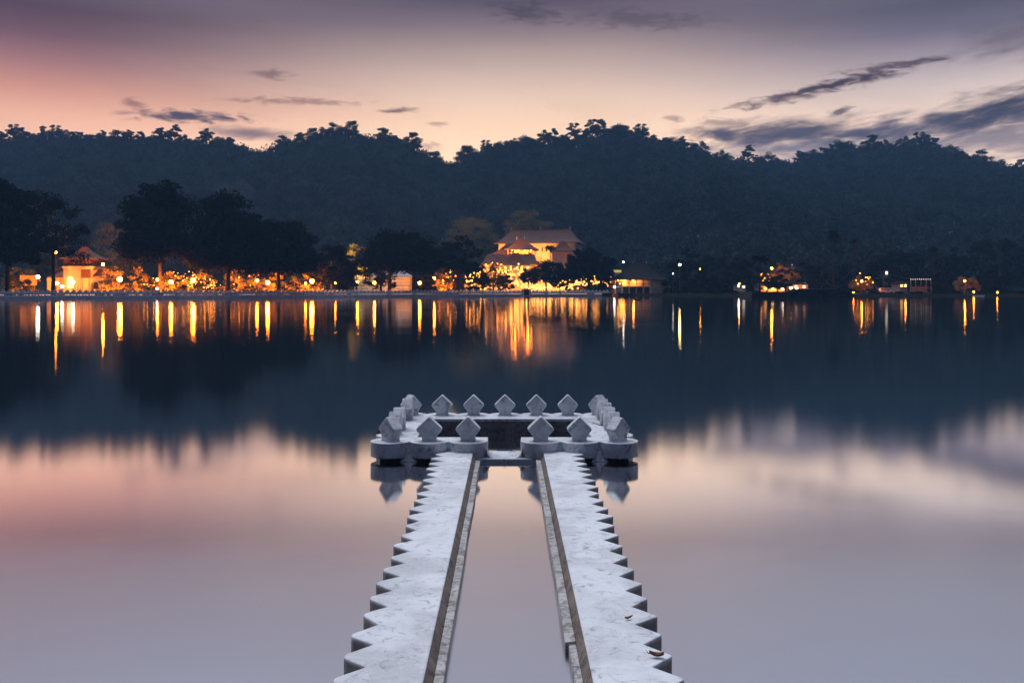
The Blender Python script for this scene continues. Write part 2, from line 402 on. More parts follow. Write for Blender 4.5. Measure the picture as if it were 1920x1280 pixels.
# ------------------------------------------------------------------ setting: water, ground, hills
w = MB(); w.add([(-1500,-300,0),(1500,-300,0),(1500,420,0),(-1500,420,0)], [(0,1,2,3)])
tag(w.build('water', M['water']), 'still dusk lake reflecting the hills and lamps', kind='structure')
def grid(name, xs, yfun, ny, m):
    b = MB(); nx = len(xs)
    for j in range(ny+1):
        for x in xs:
            Y = yfun(x, j/ny); b.v.append((x, Y, hillZ(x, Y)))
    for j in range(ny):
        for i in range(nx-1):
            b.f.append((j*nx+i, j*nx+i+1, (j+1)*nx+i+1, (j+1)*nx+i))
    return b.build(name, m, smooth=True)
xs = [-720+12*i for i in range(121)]
gr = grid('ground', xs, lambda x, t: shore(x)+.05+(footY(x)-shore(x)-.05)*t, 8, M['ground'])
tag(gr, 'dark lakeside park ground behind the parapet wall', kind='structure')
hl = grid('hills', xs, lambda x, t: footY(x)+(1040-footY(x))*t**1.15, 70, M['hillground'])
tag(hl, 'dark wooded hills rising behind the lake', kind='structure')
# lake bank: an earth face below the ground's edge on the unwalled right-hand shore
bk = MB()
bx = [36+8*i for i in range(58)]
for x in bx: bk.v += [(x, shore(x)-2.2, -.4), (x, shore(x)+.06, hillZ(x, shore(x)+.06)-.004)]
for i in range(len(bx)-1): bk.f.append((2*i, 2*i+2, 2*i+3, 2*i+1))
tag(bk.build('lake_bank', M['ground']), 'low earth bank along the far shore', kind='structure')

# ------------------------------------------------------------------ near structures: walkways and stone tank
rnd = random.Random(4)
def teeth_poly(side, y0, y1, pitch, tipx, valx, inx):
    """plan outline of one walkway: straight inner edge, saw-toothed outer edge"""
    pts = [(inx, y1), (inx, y0)]; out = []
    y = 4.465 - pitch*13
    k = 0
    while y < y1-.02:
        ya, yt, yb = y, y+pitch*.47, min(y+pitch, y1)
        j = rnd.uniform(-.02, .012)-(.022 if rnd.random() < .14 else 0); jj = rnd.uniform(-.012, .012); yj = rnd.uniform(-.014, .014)
        big = .05 if (side > 0 and 7.05 < y < 7.32) else 0
        if y >= y0:
            out.append((valx+jj, ya))
            r = .020 if side < 0 else .008
            yt += yj; r *= rnd.uniform(.8, 1.5)
            out.append((tipx+j-r*.9+big, yt-r*1.5)); out.append((tipx+j+big, yt-r*.4+.004)); out.append((tipx+j-.004+big, yt+r*1.3)); out.append((tipx+j-r*1.6+big, yt+r*2.8))
        y += pitch; k += 1
    out.append((valx, y1))
    poly = pts+out
    if side < 0: poly = [(-a, b) for a, b in poly][::-1]
    return poly
JT = .118
def walkway(side, label):
    ox = 0
    t = thing('stone_walkway', (side*.6, 1.0, 0), label, 'walkway', 'pair of walkways to the tank')
    b = MB().prism(teeth_poly(side, 1.0, 10.42, .284, .862, .728, .409), -.3, JT)
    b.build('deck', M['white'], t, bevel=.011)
    s = MB()                                        # sloping inner cheek
    s.add([(side*.409, 1.0, JT-.004), (side*.409, 10.36, JT-.004), (side*.374, 10.36, .05), (side*.374, 1.0, .05), (side*.409, 1.0, -.3), (side*.409, 10.36, -.3), (side*.374, 10.36, -.3), (side*.374, 1.0, -.3)],
          [(0,1,2,3) if side < 0 else (3,2,1,0), (0,3,7,4), (1,5,6,2), (3,2,6,7)])
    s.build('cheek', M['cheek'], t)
    def ledge(y0, y1, a, c, z):
        L = MB(); n = max(2, int((y1-y0)/.12)); vs = []; 
        for i in range(n+1):
            y = y0+(y1-y0)*i/n; w = .007*mnoise.noise(Vector((y*.9, side*3, 1)))+.002*mnoise.noise(Vector((y*5, side, 4))); h = .004*mnoise.noise(Vector((y*1.3, side, 8)))
            vs += [(side*a, y, z+h), (side*(c+w), y, z+h*.5-.004), (side*(c+w+.004), y, -.3), (side*a, y, -.3)]
        fs = []
        for i in range(n):
            o = i*4
            for q in range(4):
                f = (o+q, o+(q+1)%4, o+4+(q+1)%4, o+4+q)
                fs.append(f if side < 0 else f[::-1])
        fs += [(0,1,2,3), tuple(range(n*4, n*4+4))]
        L.add(vs, fs); o = L.build('ledge', M['ledge'], t, bevel=.004); return o
    if side < 0: ledge(1.0, 10.22, .373, .322, .058)
    else:
        ledge(4.93, 10.22, .373, .318, .062); ledge(1.0, 4.90, .373, .336, .056)
    return t
walkway(-1, 'whitewashed saw-toothed walkway on the left with rounded worn teeth and no leaves')
walkway(1, 'whitewashed saw-toothed walkway on the right with dry leaves lying on it')

TX, TY = -.047, 10.58; W2 = 1.35; DPT = 2.2; RL = .238; ZR = .222
tank = thing('stone_tank', (TX, TY+DPT/2, 0), 'square whitewashed stone tank ringed with diamond merlons in the lake', 'stone tank')
def rim_outline():
    pts = []
    def arc(c, a0, a1, n=14, r=RL):
        for i in range(n+1):
            a = R(a0+(a1-a0)*i/n); pts.append((c[0]+r*math.cos(a), c[1]+r*math.sin(a)))
    B = 68
    # start at the right side of the opening, go right along the front (normal -90), up the right side, back, down the left, left front
    # lobes: angles measured counter-clockwise
    fx = [.43, .89]
    pts.append((.20, TY+.25))
    arc((.43, TY), 165, 270+B, 18); arc((.89, TY), 270-B, 270+B)
    arc((W2, TY), 270-B, 360+B, 22)
    for k in range(1, 5): arc((W2, TY+DPT*k/5), -B, B)
    arc((W2, TY+DPT), -B, 90+B, 22)
    for x in (.9, .45, 0, -.45, -.9): arc((x, TY+DPT), 90-B, 90+B)
    arc((-W2, TY+DPT), 90-B, 180+B, 22)
    for k in (4, 3, 2, 1): arc((-W2, TY+DPT*k/5), 180-B, 180+B)
    arc((-W2, TY), 180-B, 270+B, 22)
    arc((-.89, TY), 270-B, 270+B); arc((-.43, TY), 270-B, 360+15, 18)
    pts.append((-.20, TY+.25))
    IN = W2-.29
    pts += [(-IN, TY+.25), (-IN, TY+DPT-.42), (IN, TY+DPT-.42), (IN, TY+.25)]
    return [(a+TX, b) for a, b in pts]
rim = MB().prism(rim_outline(), .05, ZR)
rim.build('rim', M['rim'], tank, bevel=.012)
def ring(x0, x1, y0, y1, th, z0, z1, gap=None):
    b = MB()
    if gap: b.box(x0, -gap+TX, y0, y0+th, z0, z1); b.box(gap+TX, x1, y0, y0+th, z0, z1)
    else: b.box(x0, x1, y0, y0+th, z0, z1)
    b.box(x0, x1, y1-th, y1, z0, z1); b.box(x0, x0+th, y0+th, y1-th, z0, z1); b.box(x1-th, x1, y0+th, y1-th, z0, z1)
    return b
ring(-W2-.11+TX, W2+.11+TX, TY-.13, TY+DPT+.13, .30, -.6, .052, .30).build('plinth', M['plinth'], tank, bevel=.01)
ring(-W2+.295+TX, W2-.295+TX, TY+.245, TY+DPT-.425, .004, -.6, .19, .19).build('inner_lining', M['plinth'], tank)
# drip fillets in the notches between the lobes
for x in (-1.12, -.66, .66, 1.12):
    c = (TX+x, TY); fl = MB()
    fl.add([(c[0], TY-.07, .20), (c[0]-.105, TY-.165, -.0), (c[0]+.105, TY-.165, -.0), (c[0], TY+.02, 0)], [(0,1,2),(0,3,1),(0,2,3),(1,3,2)])
    fl.build('notch_fillet', M['rim'], tank, bevel=.004)
sl = MB().box(TX-.36, TX+.40, TY-.215, TY+.30, -.3, .046)
sl.build('sill', M['rim'], tank, bevel=.012)
for sx in (-1, 1):
    ff = MB()
    for i in range(5):
        a0, a1 = R(90*i/5), R(90*(i+1)/5); r = .085
        # concave fillet from the lobe down to the sill
        x0, z0 = .205-r+r*math.sin(a0), .046+r-r*math.cos(a0)
        x1, z1 = .205-r+r*math.sin(a1), .046+r-r*math.cos(a1)
        q = [(TX+sx*x0, TY-.16, .040), (TX+sx*x1, TY-.16, .040), (TX+sx*x1, TY-.16, z1), (TX+sx*x0, TY-.16, z0)]
        q2 = [(a, TY+.08, c) for a, b, c in q]
        ff.add(q+q2, [(0,1,2,3),(7,6,5,4),(3,2,6,7),(0,4,5,1),(1,5,6,2),(0,3,7,4)])
    ff.build('sill_fillet', M['rim'], tank)
def merlon_mesh(seed):
    q = random.Random(seed); j = lambda: q.uniform(-.006, .006)
    w, h, zc = .157+j(), .150+j(), .142
    corner = []
    def rc(p, a, b, t=.16):                       # rounded corner between directions a and b
        for k in range(5):
            s = k/4; corner.append((p[0]+a[0]*t*(1-s)**2+b[0]*t*s**2, p[1]+a[1]*t*(1-s)**2+b[1]*t*s**2))
    corner += [(-.098, -.004), (-.082, .022), (-.088, .058)]
    rc((-w, zc), (w*.55, -h*.55), (w, h), .17)
    rc((0, zc+h), (-w, -h), (w, -h), .10)
    rc((w, zc), (-w, h), (-w*.55, -h*.55), .17)
    corner += [(.088, .058), (.082, .022), (.098, -.004)]
    return corner[::-1]
def merlon(x, y, rz, seed, dmg=False):
    th = .074
    b = MB(); T = Matrix.Translation((TX+x, y, ZR)) @ Matrix.Rotation(rz+random.Random(seed).uniform(-.05, .05), 4, 'Z') @ Matrix.Rotation(random.Random(seed+50).uniform(-.02,.02), 4, 'X')
    b.prism(merlon_mesh(seed), -th, th, T, 'y')
    return b.build('merlon', M['rim'], tank, bevel=.010)
for i, x in enumerate((-.89, -.43, .43, .89)): merlon(x, TY, 0, i)
for i, x in enumerate((-.9, -.45, 0, .45, .9)): merlon(x, TY+DPT, 0, 10+i)
for k in (1, 2, 3, 4):
    if k != 3: merlon(-W2, TY+DPT*k/5, R(90), 20+k)
    merlon(W2, TY+DPT*k/5, R(90), 30+k)
merlon(-W2, TY, R(-45), 41); merlon(W2, TY, R(45), 42); merlon(-W2, TY+DPT, R(45), 43); merlon(W2, TY+DPT, R(-45), 44)

# dry leaves on the right walkway
def dry_leaf(x, y, s, rz, label):
    b = MB(); n = 6; vs = []; fs = []
    for i in range(n+1):
        u = i/n; w = .45*math.sin(math.pi*min(1, u*1.04))**.8*s*.5
        z = .35*s*(u-.45)**2*2+.004
        for k, q in enumerate((-1, -.5, 0, .5, 1)): vs.append((u*s-s/2, q*w, z+abs(q)**2*.22*s))
    for i in range(n):
        for k in range(4): fs.append((i*5+k, i*5+k+1, i*5+6+k, i*5+5+k))
    t = thing('dry_leaf', (x, y, JT+.001), label, 'leaf'); t.rotation_euler = (0, 0, rz)
    b.add(vs, fs); o = b.build('blade', M['leafdry'], t, True, org=(0,0,0)); so = o.modifiers.new('s', 'SOLIDIFY'); so.thickness = .0015
    MB().tube([(s*.48, 0, .06*s+.012), (s*.62, .02*s, .16*s+.012), (s*.70, .06*s, .34*s+.012)], [.0022,.0018,.0012], 5).build('stalk', M['leafdry'], t, org=(0,0,0))
def jp(x, y, z=JT):
    Y = F*(HC-z)/(y-VY); return pxX(x, Y), Y
a = jp(1231, 1232); dry_leaf(a[0], a[1], .075, R(172), 'larger curled brown leaf with raised stalk near the tooth tips')
a = jp(1178, 1161); dry_leaf(a[0], a[1], .045, R(20), 'smaller brown leaf further along the right walkway')

# ------------------------------------------------------------------ far parapet wall of merlons
wallpts = []
X = -230.
def wp(xpx): return pxX(xpx, interp(SH, xpx)), interp(SH, xpx)
line = [wp(x) for x in range(-264, 1146, 8)]
cum = [0]
for a, b in zip(line, line[1:]): cum.append(cum[-1]+math.hypot(b[0]-a[0], b[1]-a[1]))
def along(s):
    for i in range(len(line)-1):
        if s <= cum[i+1] or i == len(line)-2:
            t = (s-cum[i])/(cum[i+1]-cum[i]); a, b = line[i], line[i+1]
            return Vector((a[0]+(b[0]-a[0])*t, a[1]+(b[1]-a[1])*t, 0)), math.atan2(b[1]-a[1], b[0]-a[0])
def frame(s): p, a = along(s); return Matrix.Translation(p) @ Matrix.Rotation(a, 4, 'Z')
PITCH = 1.5; NM = int(cum[-1]/PITCH)
wall = thing('lake_wall', tuple(along(cum[-1]/2)[0]), 'long white pierced parapet wall with pointed merlons along the far shore', 'wall')
base = MB(); par = MB()
for i in range(NM):
    T = frame((i+.5)*PITCH); h = PITCH/2+.012
    dark = (VX+F*along((i+.5)*PITCH)[0].x/along((i+.5)*PITCH)[0].y) > 850
    if not dark: base.box(-h, h, -.16, .5, -1.2, .52, T)
    else: base.box(-h, h, .12, .5, -1.2, .30, T)
    z0 = .52 if not dark else .30
    par.box(-h, h, 0, .42, z0, .80, T)
    par.box(-h, h, -.05, .42, 1.16, 1.55, T)
    for x in (-.75, -.19, .56): par.box(x+.0, x+.19 if x < .5 else .75, .02, .40, .80, 1.16, T)
base.build('base', M['lakebase'], wall); par.build('parapet', M['lakewall'], wall)
mpoly = [(-.62,0),(-.62,.14),(-.52,.34),(-.36,.52),(-.18,.64),(0,.78),(.18,.64),(.36,.52),(.52,.34),(.62,.14),(.62,0)][::-1]
rest = MB(); mb0 = MB().prism(mpoly, .04, .38, None, 'y'); mm = None
for i in range(NM):
    T = frame((i+.5)*PITCH)
    if i >= 20 and i < 120:
        if mm is None:
            o = mb0.build('merlon', M['lakewall'], None); mm = o.data
        else: o = bpy.data.objects.new('merlon', mm); COL.objects.link(o)
        o.parent = wall
        o.location = T.translation+Vector((0,0,1.55))-wall.location; o.rotation_euler = (0, 0, along((i+.5)*PITCH)[1])
    else: rest.prism(mpoly, .04, .38, T @ Matrix.Translation((0,0,1.55)), 'y')
tag(rest.build('merlon_row', M['lakewall'], wall), kind='stuff')
# square pier in the wall below the temple
p = px(987, 545, 334)
pier = thing('wall_pier', (p.x, 333.2, 0), 'square white pier in the parapet wall below the lit temple', 'pier')
MB().box(p.x-1.7, p.x+1.7, 333-.6, 334.2, -1, 2.5).build('shaft', M['lakewall'], pier)
MB().box(p.x-1.95, p.x+1.95, 333-.85, 334.45, 2.5, 2.75).build('cap', M['lakewall'], pier)
MB().box(p.x-.9, p.x+.9, 333-.66, 333-.6, .3, 2.2).build('recess_shade', M['darkstone'], pier)  # dark slab on the face; its colour stands for recess shade

# ------------------------------------------------------------------ forest on the hills (one mass)
rng = np.random.default_rng(7)
keep = []       # (X, Y, radius) kept free of forest crowns
def forest():
    cs = []; n = 0
    while len(cs) < 11500 and n < 150000:
        n += 1
        X = rng.uniform(-660, 690); Yr = ridgeY(X)
        Y = rng.uniform(footY(X)+14, Yr+16)
        if rng.random() > .25+Y/1100: continue
        xp = VX+F*X/Y
        if xp < -330 or xp > 2260: continue
        if any((X-a)**2+(Y-b)**2 < r*r for a, b, r in keep): continue
        cs.append((X, Y, hillZ(X, Y)))
    cs = np.array(cs); m = len(cs)
    rad = rng.uniform(4.0, 8.0, m)*(.75+.35*rng.random(m)); h = rad*rng.uniform(.8, 1.25, m)
    nl = 100
    d = rng.normal(size=(m, nl, 3)); d /= np.linalg.norm(d, axis=2)[:,:,None]
    d[:,:,2] = np.abs(d[:,:,2])*1.1-.25
    rr = (.62+.42*rng.random((m, nl)))[:,:,None]
    lump = 1+.22*np.sin(d[:,:,0:1]*5+rng.random((m,1,1))*6)*np.cos(d[:,:,1:2]*5+rng.random((m,1,1))*6)
    P = d*rr*lump*np.stack([rad, rad, h], 1)[:,None,:]+cs[:,None,:]+np.stack([0*h, 0*h, h*.55+1], 1)[:,None,:]
    return P.reshape(-1,3)

# ------------------------------------------------------------------ trees
def tree_data(seed, H, R_, fork=.3, dome=.5, clumps=40, leaves=110, ls=.32, tr=.45, sparse=0, trunks=1, flat=.6, cr=None, lean=0):
    """returns (trunk MB, leaf quads): trunk with forking limbs, crown of leaf clumps round the limb ends"""
    q = np.random.default_rng(seed); b = MB()
    zc = H*(1-dome); hz = H-zc; C = []
    ends = []
    k = 0
    while len(C) < clumps and k < 4000:
        k += 1
        d = q.normal(size=3); d /= np.linalg.norm(d)
        if d[2] < -.5: continue
        if d[2] < 0: d[2] *= .8
        r = .62+.33*q.random() if q.random() < .8 else q.random()*.6
        p = np.array([d[0]*r*R_, d[1]*r*R_, zc+d[2]*r*hz*(1 if d[2] > 0 else .8)])
        C.append(p)
    C = np.array(C)
    cr = cr or R_*.24
    nt = trunks; bases = [(0, 0)] if nt == 1 else [(-R_*.28, 0), (R_*.30, .8)]
    nlimb = 6 if nt == 1 else 8
    limbs = []
    for i in range(nlimb):
        a = 2*math.pi*(i+q.random()*.6)/nlimb
        bx_, by_ = bases[i % nt]
        f = fork*H*(.85+.5*q.random())
        e = np.array([math.cos(a)*R_*.5, math.sin(a)*R_*.5, zc+hz*(.05+.35*q.random())])
        p0 = np.array([bx_+lean*f*.3, by_, f]); pm = p0*.5+e*.5+np.array([0, 0, hz*.02])+q.normal(size=3)*R_*.05
        b.tube([p0*.96+np.array([bx_,by_,f])*.0-np.array([0,0,f*.12]), p0, pm, e], [tr*.62, tr*.55, tr*.4, tr*.24], 6)
        limbs.append((p0, pm, e))
    for (bx_, by_) in bases:
        b.tube([(bx_*1.0, by_, -.4), (bx_, by_, .25), (bx_*.98, by_, H*fork*.5), (bx_+lean*fork*H*.3, by_, H*fork*1.15)], [tr*1.75, tr*1.25, tr, tr*.8], 8)
    for p in C:
        j = min(range(len(limbs)), key=lambda i: np.linalg.norm(limbs[i][2]-p)+.4*np.linalg.norm(limbs[i][1]-p))
        p0, pm, e = limbs[j]; s = q.random()
        st = pm+(e-pm)*s
        mid = (st+p)/2+np.array([0, 0, -.06*R_*q.random()])+q.normal(size=3)*.04*R_
        b.tube([st, mid, p], [tr*.26, tr*.16, tr*.06], 5, False)
        if sparse:
            for _ in range(3):
                t2 = p+q.normal(size=3)*R_*.13; b.tube([mid*.3+p*.7, t2], [tr*.08, tr*.03], 4, False)
    n = leaves
    P = []
    for p in C:
        d = q.normal(size=(n,3)); d /= np.linalg.norm(d, axis=1)[:,None]
        r = (q.random(n)**.45)[:,None]
        s = cr*(.7+.6*q.random())
        P.append(p+d*r*np.array([s, s, s*flat]))
    return b, leaf_quads(q, np.concatenate(P), ls)
TREE_CACHE = {}
def tree(name, loc, label, H, R_, group=None, cat='tree', lm='leaf', bm='bark', rz=0, **k):
    t = thing(name, loc, label, cat, group); t.rotation_euler = (0, 0, rz)
    b, L = tree_data(H=H, R_=R_, **k)
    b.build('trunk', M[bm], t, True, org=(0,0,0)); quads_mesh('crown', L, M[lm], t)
    return t
def at(xpx, Y): X = pxX(xpx, Y); return X, Y, hillZ(X, Y)
def ptree(name, xpx, Y, top, halfw, label, **k):
    X, Y, Z = at(xpx, Y); s = Y/F
    H = pyZ(top, Y)-Z
    return tree(name, (X, Y, Z), label, H, halfw*s, **k)
LK = 'shade trees along the lake wall'
ptree('shade_tree', 14, 238, 320, 60, 'tallest dark tree at the photo\'s left edge with upright branches', group=LK, seed=1, fork=.3, dome=.58, clumps=95, leaves=230, ls=.40, tr=.55, flat=.75)
ptree('shade_tree', 100, 241, 342, 62, 'thin-leaved tree with bare crooked branches, second from the left edge', group=LK, seed=2, fork=.36, dome=.55, clumps=70, leaves=90, ls=.28, tr=.5, sparse=1)
ptree('shade_tree', 300, 262, 341, 76, 'tall broad tree right of the lit gatehouse', group=LK, seed=3, fork=.34, dome=.57, clumps=105, leaves=240, ls=.44, tr=.55, flat=.75, cr=3.4)
ptree('shade_tree', 428, 266, 366, 74, 'dense round dark tree between the tall broad tree and the lower domed one', group=LK, seed=4, fork=.34, dome=.57, clumps=120, leaves=270, ls=.46, tr=.6, cr=4.0)
ptree('shade_tree', 522, 276, 405, 70, 'lower domed dark tree where the line of trees steps down', group=LK, seed=5, fork=.36, dome=.55, clumps=105, leaves=270, ls=.46, tr=.5, cr=3.8)
ptree('shade_tree', 622, 300, 448, 50, 'small dark tree left of the golden lit tree', group=LK, seed=6, fork=.28, dome=.7, clumps=66, leaves=180, ls=.38, tr=.4)
ptree('shade_tree', 655, 304, 468, 24, 'smallest dark tree beside the long pale terrace', group=LK, seed=16, fork=.3, dome=.7, clumps=30, leaves=100, ls=.28, tr=.3)
ptree('umbrella_tree', 752, 312, 426, 78, 'wide umbrella-shaped dark tree on two trunks', group=LK, seed=7, fork=.34, dome=.52, clumps=105, leaves=220, ls=.40, tr=.55, trunks=2, flat=.55)
ptree('umbrella_tree', 858, 325, 440, 48, 'gappy umbrella-shaped tree on one thick trunk before the temple', group=LK, seed=8, fork=.42, dome=.5, clumps=60, leaves=130, ls=.34, tr=.62, sparse=1, flat=.5)
ptree('small_tree', 714, 322, 480, 36, 'drooping dark tree before the left half of the pale terrace', group=LK, seed=17, fork=.36, dome=.66, clumps=34, leaves=120, ls=.3, tr=.38, flat=.7)
ptree('small_tree', 800, 322, 500, 24, 'little dark tree left of the thick trunked umbrella tree', group=LK, seed=9, fork=.2, dome=.75, clumps=30, leaves=90, ls=.28, tr=.25)
ptree('small_tree', 925, 342, 486, 34, 'low spreading tree under the grey temple roof', group=LK, seed=10, fork=.3, dome=.6, clumps=36, leaves=80, ls=.28, tr=.3)
ptree('small_tree', 990, 350, 500, 22, 'thin low tree before the bright temple entrance', group=LK, seed=11, fork=.35, dome=.55, clumps=24, leaves=60, ls=.26, tr=.26, sparse=1)
ptree('umbrella_tree', 1024, 352, 487, 40, 'flat-topped dark tree in front of the lit balustrade', group=LK, seed=12, fork=.38, dome=.52, clumps=50, leaves=130, ls=.30, tr=.36, flat=.55)
ptree('umbrella_tree', 1104, 354, 464, 48, 'big dark dome tree left of the lakeside pavilion', group=LK, seed=13, fork=.34, dome=.55, clumps=74, leaves=220, ls=.40, tr=.5)
ptree('small_tree', 1064, 366, 470, 28, 'dark tree below the small gabled roof', group=LK, seed=14, fork=.3, dome=.65, clumps=34, leaves=110, ls=.28, tr=.3)
ptree('bush', 1122, 345, 527, 16, 'low bush on the bank beside the pavilion', cat='bush', seed=15, fork=.1, dome=.8, clumps=16, leaves=80, ls=.26, tr=.09)
BT = 'trees lit by the temple floodlights'
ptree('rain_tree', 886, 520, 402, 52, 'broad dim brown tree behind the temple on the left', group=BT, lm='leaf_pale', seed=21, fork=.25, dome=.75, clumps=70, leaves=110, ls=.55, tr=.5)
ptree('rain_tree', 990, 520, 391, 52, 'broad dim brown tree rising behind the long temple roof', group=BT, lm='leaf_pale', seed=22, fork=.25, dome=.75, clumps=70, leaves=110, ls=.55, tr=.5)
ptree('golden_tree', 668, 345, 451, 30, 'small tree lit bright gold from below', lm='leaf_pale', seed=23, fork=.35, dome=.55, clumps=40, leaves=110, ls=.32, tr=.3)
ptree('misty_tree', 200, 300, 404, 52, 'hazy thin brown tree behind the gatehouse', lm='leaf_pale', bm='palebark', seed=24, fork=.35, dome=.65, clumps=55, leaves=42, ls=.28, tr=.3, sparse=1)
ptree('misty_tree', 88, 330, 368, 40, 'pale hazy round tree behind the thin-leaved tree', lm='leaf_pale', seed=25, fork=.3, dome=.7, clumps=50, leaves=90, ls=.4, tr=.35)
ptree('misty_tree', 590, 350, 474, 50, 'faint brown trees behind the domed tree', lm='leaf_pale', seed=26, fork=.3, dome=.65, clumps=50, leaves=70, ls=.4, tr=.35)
# hedge bushes behind the wall
for i, (x, top, hw, lab) in enumerate([(238,528,13,'bush beside the brightest lamp'),(268,524,17,'bush under the tall broad tree'),(335,527,16,'bush among the gold string lights'),(385,526,15,'bush right of the gold string lights'),(470,530,14,'bush left of the twin lamps'),(545,528,17,'bush under the domed tree'),(610,531,14,'bush left of the pale terrace'),(28,527,17,'bush at the foot of the tallest tree')]):
    Y = interp(SH, x)+16
    ptree('bush', x, Y, top, hw, 'dark rounded '+lab, group='bushes behind the lake wall', cat='bush', lm='leaf', seed=60+i, fork=.1, dome=.85, clumps=16, leaves=70, ls=.24, tr=.09)
for i, (x, top, hw, d, lab) in enumerate([(40,500,34,30,'orange lit thicket behind the blank hoarding'),(128,490,26,40,'orange brown tree behind the gatehouse roof'),(212,488,30,22,'orange brown tree between the gatehouse and the brightest lamp'),(262,500,32,24,'orange lit thicket behind the tall broad tree'),(322,505,34,22,'orange lit thicket behind the gold string lights'),(378,506,32,22,'orange lit thicket right of the gold string lights'),(450,500,36,24,'orange brown thicket behind the dense round tree'),(512,506,34,22,'orange lit thicket behind the pair of lamps'),(575,508,34,22,'orange lit thicket behind the last starry lamp'),(828,505,26,18,'orange lit thicket behind the starry lamp by the thick trunk')]):
    Y = interp(SH, x)+d
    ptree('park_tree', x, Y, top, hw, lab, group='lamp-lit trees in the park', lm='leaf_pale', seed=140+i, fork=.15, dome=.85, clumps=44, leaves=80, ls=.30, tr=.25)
for i, (x, top, hw, d, lab) in enumerate([(906,505,22,12,'round dark tree right of the thick trunked umbrella tree'),(948,512,18,14,'low dark tree left of the temple entrance'),(1050,508,20,14,'low dark tree right of the flat-topped tree'),(880,512,18,10,'small dark tree beside the thick trunk'),(1136,520,14,6,'small dark tree at the pavilion\'s left')]):
    Y = interp(SH, x)+d
    ptree('small_tree', x, Y, top, hw, lab, group='small trees before the temple', seed=160+i, fork=.25, dome=.7, clumps=26, leaves=70, ls=.26, tr=.2)
# right-hand shore trees
RS = 'trees on the right-hand shore'
rs = [(1268,350,478,26,'round tree right of the pavilion'),(1292,372,456,30,'taller tree behind the yellow lamp'),(1338,372,463,32,'broad tree right of the yellow lamp'),(1378,352,476,28,'tree behind the small white lamp'),(1408,350,470,24,'narrow tree left of the leaning palm'),
      (1320,338,505,26,'low tree at the water right of the pavilion'),(1362,334,512,22,'low bushy tree at the water\'s edge'),(1508,345,484,30,'dark tree right of the hillside house'),(1540,338,496,30,'dark tree left of the tall palm'),(1590,345,494,30,'dark tree right of the tall palm'),
      (1655,352,478,34,'rounded tree above the white van'),(1690,360,462,38,'large tree behind the van'),(1735,372,450,44,'big dark tree above the lit shelter'),(1782,365,462,34,'dark tree right of the lit shelter'),(1840,372,444,44,'broad crown left of the tallest right-hand tree'),
      (1884,380,434,40,'tallest dark tree near the right edge'),(1925,372,450,40,'dark tree cut by the right edge'),(1860,330,498,34,'low tree by the small white boat'),(1765,332,508,26,'low tree right of the parked van')]
for i, (x, Y, top, hw, lab) in enumerate(rs):
    ptree('shore_tree', x, Y, top, hw, 'dark '+lab, group=RS, seed=80+i, fork=.2, dome=.8, clumps=46, leaves=100, ls=.42, tr=.35)
ptree('umbrella_tree', 1458, 318, 516, 24, 'small flat dome tree before the lit houses', seed=110, fork=.35, dome=.55, clumps=34, leaves=120, ls=.28, tr=.25, flat=.55)
for i, (x, top, hw, lab) in enumerate([(1252,541,13,'bush at the pavilion\'s right corner'),(1285,540,18,'bush under the yellow lamp'),(1312,543,14,'bush below the tiny orange lamp'),(1345,541,18,'bush left of the little lit hut'),(1376,545,12,'bush hugging the little lit hut'),(1412,544,14,'bush at the left end of the island'),(1575,545,16,'bush behind the right half of the island'),(1640,546,12,'bush left of the white van'),(1686,547,9,'bush right of the white van'),(1720,548,14,'bush below the lit shelter'),(1760,544,18,'bush right of the lit shelter'),(1792,546,12,'bush left of the far orange lit tree'),(1850,545,16,'bush behind the small white boat'),(1890,543,18,'bush near the far right lamp'),(1915,546,14,'bush cut by the right edge')]):
    ptree('bush', x, interp(SH, x)+3.5, top, hw, 'low dark '+lab, group='bushes on the right-hand bank', cat='bush', seed=180+i, fork=.1, dome=.85, clumps=18, leaves=70, ls=.26, tr=.12)
for i, (x, Y, top, hw, lab) in enumerate([(1462,336,492,20,'orange lit tree behind the flat dome tree'),(1618,322,514,24,'orange lit round tree left of the white van'),(1812,322,516,24,'orange lit tree toward the right edge'),(1486,338,500,18,'pale lit tree among the lit houses')]):
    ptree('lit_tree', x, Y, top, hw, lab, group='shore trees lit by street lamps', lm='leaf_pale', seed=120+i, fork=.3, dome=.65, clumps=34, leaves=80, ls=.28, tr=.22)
# skyline trees on the ridge
protos = []
for i in range(9):
    protos.append(tree_data(seed=200+i, H=[17,20,15,22,17,19,14,18,20][i], R_=[7,6,8,5.5,8.5,7,6.5,7.5,5][i], fork=[.35,.45,.3,.5,.32,.4,.3,.3,.5][i], dome=[.6,.5,.65,.45,.6,.5,.7,.65,.5][i], clumps=[44,32,50,28,46,38,50,46,26][i], leaves=170, ls=.36, tr=.4, flat=[.55,.5,.7,.5,.6,.55,.75,.6,.5][i], cr=[2.6,2.2,2.8,2.0,2.8,2.5,2.4,2.6,2.0][i]))
pm = []
ridge = [(x, 'left') for x in (4,22,36,52,70,86,104,120,136,152,166,182,196,212,228,246,262,280,296,314,330,346,366,388,410,432,452)]+[(x, 'left') for x in (530,546,562,580,598,612,626,640,654,668,684)]+[(x, 'mid') for x in (722,736,752,772,815,872,882,908,924,940,952,966,986,998,1012,1024,1036,1050,1062,1074,1086,1098,1110,1122,1134,1146,1158,1168,1180,1192,1206,1220,1248,1264,1280,1292,1310,1322,1350,1366)]+[(x, 'right') for x in (1405,1424,1438,1462,1498,1520,1542,1556,1572,1588,1604,1620,1640,1652,1668,1690,1706,1722,1736,1752,1768,1784,1806,1824,1846,1866,1890,1912)]
